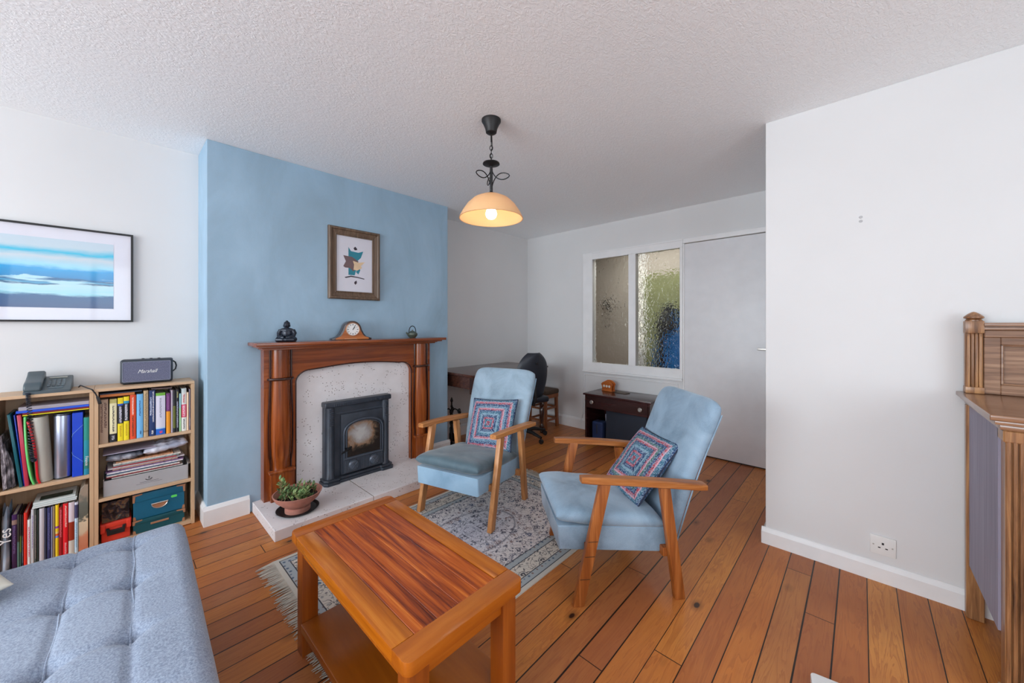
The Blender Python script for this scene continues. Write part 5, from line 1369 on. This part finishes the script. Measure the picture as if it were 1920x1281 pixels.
def oback(bm):
    n, m = 20, 22; g = {}
    for s in (1, -1):
        for i in range(n + 1):
            for j in range(m + 1):
                u = -1 + 2 * i / n; v = -1 + 2 * j / m
                if s == -1 and (i in (0, n) or j in (0, m)): g[-1, i, j] = g[1, i, j]; continue
                kk = (1 - abs(u) ** 6) ** .4 * (1 - abs(v) ** 6) ** .4
                half = .20 * (1 - max(0, v) ** 3.0 * .62) * (1 - max(0, -v) ** 2 * .30)
                y = u * half; z = .70 + .25 * v
                x = .185 + .05 * (1 - (u) ** 2) * .9 - .02 + .03 * v
                g[s, i, j] = bm.verts.new((x + s * .022 * kk, y, z))
    for s in (1, -1):
        for i in range(n):
            for j in range(m): bm.faces.new((g[s, i, j], g[s, i + 1, j], g[s, i + 1, j + 1], g[s, i, j + 1]))
obj('backrest', 'chairblk', oback, oc, ang=60)
obj('seat', 'chairblk', lambda bm: bx(bm, -.22, .20, -.21, .21, .41, .475, .03, seg=4), oc)
obj('back_stem', 'black', lambda bm: (tube(bm, [(.05, 0, .40), (.20, 0, .40), (.235, 0, .46), (.225, 0, .62)], .014, 8)), oc)
obj('adjust_knob', 'black', lambda bm: lathe(bm, [(0, -.0), (.012, 0), (.014, .02), (0, .025)], (.24, 0, .84), 10, mtx=Matrix.Rotation(R(90), 4, 'Y')), oc)
obj('gas_column', 'black', lambda bm: tube(bm, [(.0, 0, .07), (0, 0, .41)], [.028, .022], 14), oc)
for i in range(5):
    a = R(72 * i - 62); 
    def bs(bm):
        ca, sa = math.cos(a), math.sin(a)
        tube(bm, [(0, 0, .10), (ca * .14, sa * .14, .092), (ca * .27, sa * .27, .065)], [.026, .020, .014], 8)
        lathe(bm, [(0, -.012), (.024, -.012), (.027, 0), (.024, .012), (0, .012)], (ca * .27, sa * .27, .0275), 14, mtx=Matrix.Rotation(a, 4, 'Z') @ Matrix.Rotation(R(90), 4, 'X'))
    obj('caster_leg', 'black', bs, oc)
so = thing('stool', 'small wooden stool with dark woven seat behind the office chair', 'stool', (-2.85, 3.60, 0), R(0))
obj('seat', 'rattan', lambda bm: bx(bm, -.145, .145, -.135, .135, .405, .462, .022, seg=4), so)
obj('seat_rail', 'stoolwood', lambda bm: bx(bm, -.138, .138, -.128, .128, .36, .408, .004), so)
for a in (-1, 1):
    for b in (-1, 1): obj('leg', 'stoolwood', lambda bm: beam(bm, (a * .125, b * .115, 0), (a * .115, b * .105, .40), .034, .034, (1, 0, 0), .003), so)
def str_(bm):
    for z_ in (.10, .24):
        for s in (-1, 1): beam(bm, (-.12, s * .11, z_), (.12, s * .11, z_), .018, .022, (0, 1, 0), .002); beam(bm, (s * .12, -.11, z_), (s * .12, .11, z_), .018, .022, (1, 0, 0), .002)
obj('stretcher', 'stoolwood', str_, so)

# ================================================================== SMALL CABINET by the internal window
cbn = thing('side_cabinet', 'low reddish black cabinet with a drawer and two round metal knobs under the internal window', 'cabinet', (-1.79, 3.605, 0))
def carc(bm):
    bx(bm, -.35, -.332, -.19, .19, 0, .502, .002); bx(bm, .332, .35, -.19, .19, 0, .502, .002)
    bx(bm, -.332, .332, .184, .19, .02, .502, 0); bx(bm, -.332, .332, -.185, .184, .02, .045, .002)
obj('carcass', 'cab', carc, cbn)
obj('cabinet_top', 'cab', lambda bm: bx(bm, -.366, .366, -.205, .200, .503, .521, .003, seg=2), cbn)
dr = obj('drawer', 'cab', lambda bm: bx(bm, -.330, .330, -.192, .15, .372, .500, .002), cbn)
for s in (-1, 1):
    obj('knob', 'chrome', lambda bm: lathe(bm, [(0, 0), (.008, 0), (.008, .008), (.020, .012), (.021, .018), (.015, .023), (.006, .022), (0, .025)], (s * .262, -.192, .437), 20, mtx=Matrix.Rotation(R(90), 4, 'X')), dr)
wbg = thing('wash_bag', 'small navy blue zipped bag inside the low cabinet', 'bag', (-2.015, 3.50, .0455))
obj('bag_body', 'navy', lambda bm: bx(bm, -.062, .062, -.055, .055, 0, .185, .022, seg=4), wbg)
obj('zip', 'black', lambda bm: (tube(bm, [(0, -.057, .06), (0, -.057, .15), (0, -.03, .186), (0, .03, .186)], .0045, 6),), wbg)
o = obj('display_board', 'navyd', lambda bm: bx(bm, -.215, .215, -.01, .01, 0, .315, .003, mtx=Matrix.Rotation(R(-2), 4, 'X'))); o.location = (-1.700, 3.455, .047)
tag(o, 'large dark navy board standing across the open front of the low cabinet', 'board')
o = obj('brochure', plain('brochure_paper', S(190, 196, 216), .5), lambda bm: prism(bm, [(-.05, .0), (.045, -.015), (.05, .02), (.01, .10)], 'y', -.002, .002)); o.location = (-1.955, 3.62, .235)
o.location = (-1.955, 3.62, .062)
bpy.data.objects.remove(o)
o = obj('brochure', plain('brochure_paper', S(190, 196, 216), .5), lambda bm: prism(bm, [(-.03, 0), (.05, 0), (.052, .28), (.03, .315), (-.04, .245)], 'y', -.002, .002)); o.location = (-1.945, 3.57, .0455)
tag(o, 'white printed brochure standing behind the navy bag in the low cabinet', 'brochure')
lr = thing('letter_rack', 'small orange brown wooden letter rack with pale flowers on the low cabinet', 'letter rack', (-2.01, 3.68, .5215), R(-8))
lo_ = [(-.062, 0), (.062, 0), (.064, .05), (.076, .075), (.062, .092), (.03, .108), (0, .112), (-.03, .108), (-.062, .092), (-.076, .075), (-.064, .05)]
LW = wood('orange_letter_rack', [S(150, 72, 26), S(186, 100, 44), S(204, 122, 60)], 0, 1.5, .35)
M['lw'] = LW
obj('front_board', 'lw', lambda bm: prism(bm, [(x_, z_ * .98) for x_, z_ in lo_], 'y', -.030, -.022, .001), lr)
obj('back_board', 'lw', lambda bm: prism(bm, [(x_, z_ * 1.08) for x_, z_ in lo_], 'y', .018, .026, .001), lr)
obj('rack_base', 'lw', lambda bm: bx(bm, -.066, .066, -.036, .032, 0, .010, .002), lr)
def flw(bm):
    for x_ in (-.034, 0, .034):
        for q in range(6): a = q * PI / 3; ell(bm, (x_ + .008 * math.cos(a), -.032, .055 + .008 * math.sin(a)), (.006, .002, .006), 8)
obj('flower', 'paper', flw, lr)
flat('small dark notebook lying flat beside the letter rack', 'notebook', 'notebook', plain('notebook_cover', S(96, 84, 72), .5), 3.64, 3.72, .5215, .527, x0=-1.92, x1=-1.78, rz=R(-10))
# thin white cable down the back wall
o = obj('wall_cable', 'trim', lambda bm: tube(bm, [(-2.419, YB - .005, .69), (-2.425, YB - .006, .6), (-2.415, YB - .006, .45), (-2.428, YB - .006, .3), (-2.42, YB - .006, .2), (-2.44, YB - .022, .13), (-2.45, YB - .024, .02)], .003, 6))
tag(o, 'thin white cable running down the back wall beneath the window corner', 'cable')

# ================================================================== FIRE TOOLS
ft = thing('fireside_tool_stand', 'black wrought iron fireside tool stand between the fireplace and the desk', 'fireside tools', (-3.06, 2.36, 0))
def fst(bm):
    lathe(bm, [(0, 0), (.085, 0), (.088, .012), (.06, .022), (.018, .03), (.008, .05), (.008, .40), (.014, .41), (.008, .42), (.008, .45), (.015, .465), (.010, .485), (.004, .50), (0, .505)], (0, 0, 0), 20)
    for a in range(4):
        ca, sa = math.cos(R(45 + 90 * a)), math.sin(R(45 + 90 * a))
        tube(bm, [(0, 0, .355), (ca * .03, sa * .03, .385), (ca * .06, sa * .06, .37), (ca * .07, sa * .07, .34), (ca * .085, sa * .085, .335), (ca * .092, sa * .092, .355)], .0075, 6)
obj('stand', 'blackm', fst, ft)
for a, nm in ((0, 'poker'), (1, 'shovel'), (2, 'brush'), (3, 'tongs')):
    ca, sa = math.cos(R(45 + 90 * a)) * .078, math.sin(R(45 + 90 * a)) * .078
    def tool(bm):
        tube(bm, [(.012 * math.cos(q), 0, .368 + .014 * math.sin(q)) for q in [2 * PI * i / 12 for i in range(12)]], .006, 6, True)
        P = [(0, 0, .352)]
        for i in range(1, 9): P.append((.006 * math.cos(i * 2), .006 * math.sin(i * 2), .352 - i * .018))
        P.append((0, 0, .10)); tube(bm, P, .0075, 7)
        if nm == 'shovel': prism(bm, [(-.032, .03), (.032, .03), (.032, .10), (.012, .115), (-.012, .115), (-.032, .10)], 'y', -.004, .004, .001)
        elif nm == 'brush': lathe(bm, [(0, .03), (.026, .03), (.018, .09), (.010, .11), (0, .115)], (0, 0, 0), 14)
        elif nm == 'tongs': tube(bm, [(0, 0, .2), (.02, 0, .14), (.018, 0, .06), (.004, 0, .04)], .004, 6); tube(bm, [(0, 0, .2), (-.02, 0, .14), (-.018, 0, .06), (-.004, 0, .04)], .004, 6)
        else: tube(bm, [(0, 0, .10), (0, 0, .045), (.018, 0, .03), (.024, 0, .045)], .0045, 6)
    o = obj(nm, 'blackm', tool); o.location = (-3.06 + ca, 2.36 + sa, 0)
    tag(o, {'poker': 'black iron poker with hooked tip hanging from the fireside stand', 'shovel': 'small black iron shovel hanging from the fireside stand', 'brush': 'black bristle hearth brush hanging from the fireside stand', 'tongs': 'black iron tongs hanging from the fireside stand'}[nm], 'fireside tool', 'fireside tools on the stand')

# ================================================================== OAK SIDEBOARD at the right edge
sb = thing('sideboard', 'carved oak sideboard with panelled back and finial at the right edge', 'sideboard', (.32, 2.515, 0))
# local: x right, y negative towards the camera
def sb_top(bm):
    bx(bm, -.018, 1.05, -.585, .012, .940, .958, .005, seg=3); bx(bm, -.006, 1.04, -.572, .010, .926, .940, .004, seg=2); bx(bm, .006, 1.03, -.558, .008, .908, .926, .005, seg=2)
obj('moulded_top', 'oak_top', sb_top, sb)
obj('side_panel', 'panel', lambda bm: bx(bm, .014, .022, -.49, -.03, .225, .908, .001), sb)
obj('rear_post', 'oak_z', lambda bm: bx(bm, .006, .056, -.035, .0, 0, .908, .003), sb)
def fpost(bm):
    bx(bm, .020, .085, -.545, -.49, 0, .908, .003)
    for i in range(5): tube(bm, [(.026 + i * .013, -.548, .02), (.026 + i * .013, -.548, .90)], .0055, 8)
    bx(bm, .014, .092, -.552, -.48, 0, .05, .004); bx(bm, .014, .092, -.554, -.48, .868, .908, .004)
obj('fluted_front_post', 'oak_z', fpost, sb)
def front(bm):
    bx(bm, .085, .97, -.535, -.515, .70, .905, .003); bx(bm, .085, .97, -.535, -.515, .12, .18, .003)
    for x_ in (.085, .50, .91): bx(bm, x_, x_ + .06, -.535, -.515, .18, .70, .003)
    bx(bm, .14, .92, -.525, -.518, .18, .70, 0)
    bx(bm, .97, 1.03, -.545, 0, 0, .908, .003)
obj('front_frame', 'oak_x', front, sb)
def bpost(bm):
    bx(bm, .0, .050, -.045, .0, .9585, 1.262, .003)
obj('back_post', 'oak_z', lambda bm: (bx(bm, .004, .052, -.030, .004, .9585, 1.262, .003), bx(bm, .002, .054, -.044, .004, 1.212, 1.264, .003, seg=2), bx(bm, .002, .054, -.044, .004, .9585, .985, .003, seg=2), [tube(bm, [(.012 + i * .0105, -.034, .985), (.012 + i * .0105, -.036, 1.0), (.012 + i * .0105, -.036, 1.195), (.012 + i * .0105, -.030, 1.213)], .005, 8) for i in range(4)]), sb)
obj('finial', 'oak_z', lambda bm: lathe(bm, [(0, 1.264), (.024, 1.264), (.024, 1.268), (.020, 1.271), (.029, 1.276), (.028, 1.282), (.016, 1.294), (.006, 1.301), (0, 1.303)], (.028, -.020, 0), 24), sb)
def rback(bm):
    bx(bm, .054, 1.0, -.030, .0, 1.195, 1.225, .003); bx(bm, .052, 1.0, -.042, .002, 1.225, 1.238, .004, seg=2); bx(bm, .052, 1.0, -.048, .002, 1.240, 1.256, .005, seg=2)
    bx(bm, .054, .098, -.026, .0, .9585, 1.195, .002); bx(bm, .098, 1.0, -.026, .0, .9585, 1.0, .002); bx(bm, .098, 1.0, -.026, .0, 1.165, 1.195, .002)
    for a in (.098, .52):
        tube(bm, [(a + .004, -.024, 1.003), (a + .004, -.024, 1.163)], .004, 6)
    tube(bm, [(.1, -.024, 1.162), (.99, -.024, 1.162)], .004, 6); tube(bm, [(.1, -.024, 1.003), (.99, -.024, 1.003)], .004, 6)
    bx(bm, .50, .54, -.026, 0, 1.0, 1.165, .002); bx(bm, .98, 1.03, -.03, 0, .9585, 1.262, .003)
obj('back_rail', 'oak_x', rback, sb)
obj('inset_panel', 'oak_x', lambda bm: bx(bm, .098, .98, -.010, -.002, 1.0, 1.165, 0), sb)

# socket on the right wall
so2 = thing('wall_socket', 'white single power socket low on the right wall', 'socket', (.076, YR, .175))
obj('face_plate', 'white', lambda bm: bx(bm, -.045, .045, -.009, 0, -.045, .045, .003, seg=2), so2)
def holes(bm):
    bx(bm, -.004, .004, -.0096, -.008, .008, .018, 0); 
    for s in (-1, 1): bx(bm, s * .013 - .0045, s * .013 + .0045, -.0096, -.008, -.013, -.009, 0); 
obj('pin_slot', 'ink', lambda bm: (bx(bm, -.004, .004, -.0096, -.0085, .006, .016, 0), bx(bm, -.017, -.008, -.0096, -.0085, -.012, -.007, 0), bx(bm, .008, .017, -.0096, -.0085, -.012, -.007, 0)), so2, False)
obj('fixing_screw', 'chrome', lambda bm: [lathe(bm, [(0, -.0105), (.0035, -.010), (.0035, -.009), (0, -.009)], (s * .033, 0, 0), 10, mtx=Matrix.Identity(4)) if False else bx(bm, s * .033 - .003, s * .033 + .003, -.0102, -.0088, -.003, .003, .001) for s in (-1, 1)], so2)
eb = thing('extension_lead', 'white extension socket block lying on the floorboards at the bottom edge', 'extension lead', (-.045, 1.612, .0), R(10))
obj('block_body', 'white', lambda bm: prism(bm, rcorner(-.075, .075, -.13, .075, .014), 'z', 0, .030, .004, seg=2), eb)
def sock(bm):
    tube(bm, [(x_, y_, .0302) for x_, y_ in rcorner(-.022, .022, .015, .058, .008)], .0012, 5, True)
    for p in ((0, .045), (-.010, .026), (.010, .026)): bx(bm, p[0] - .004, p[0] + .004, p[1] - .003, p[1] + .003, .030, .0306, 0)
obj('socket_outline', 'ink', sock, eb)
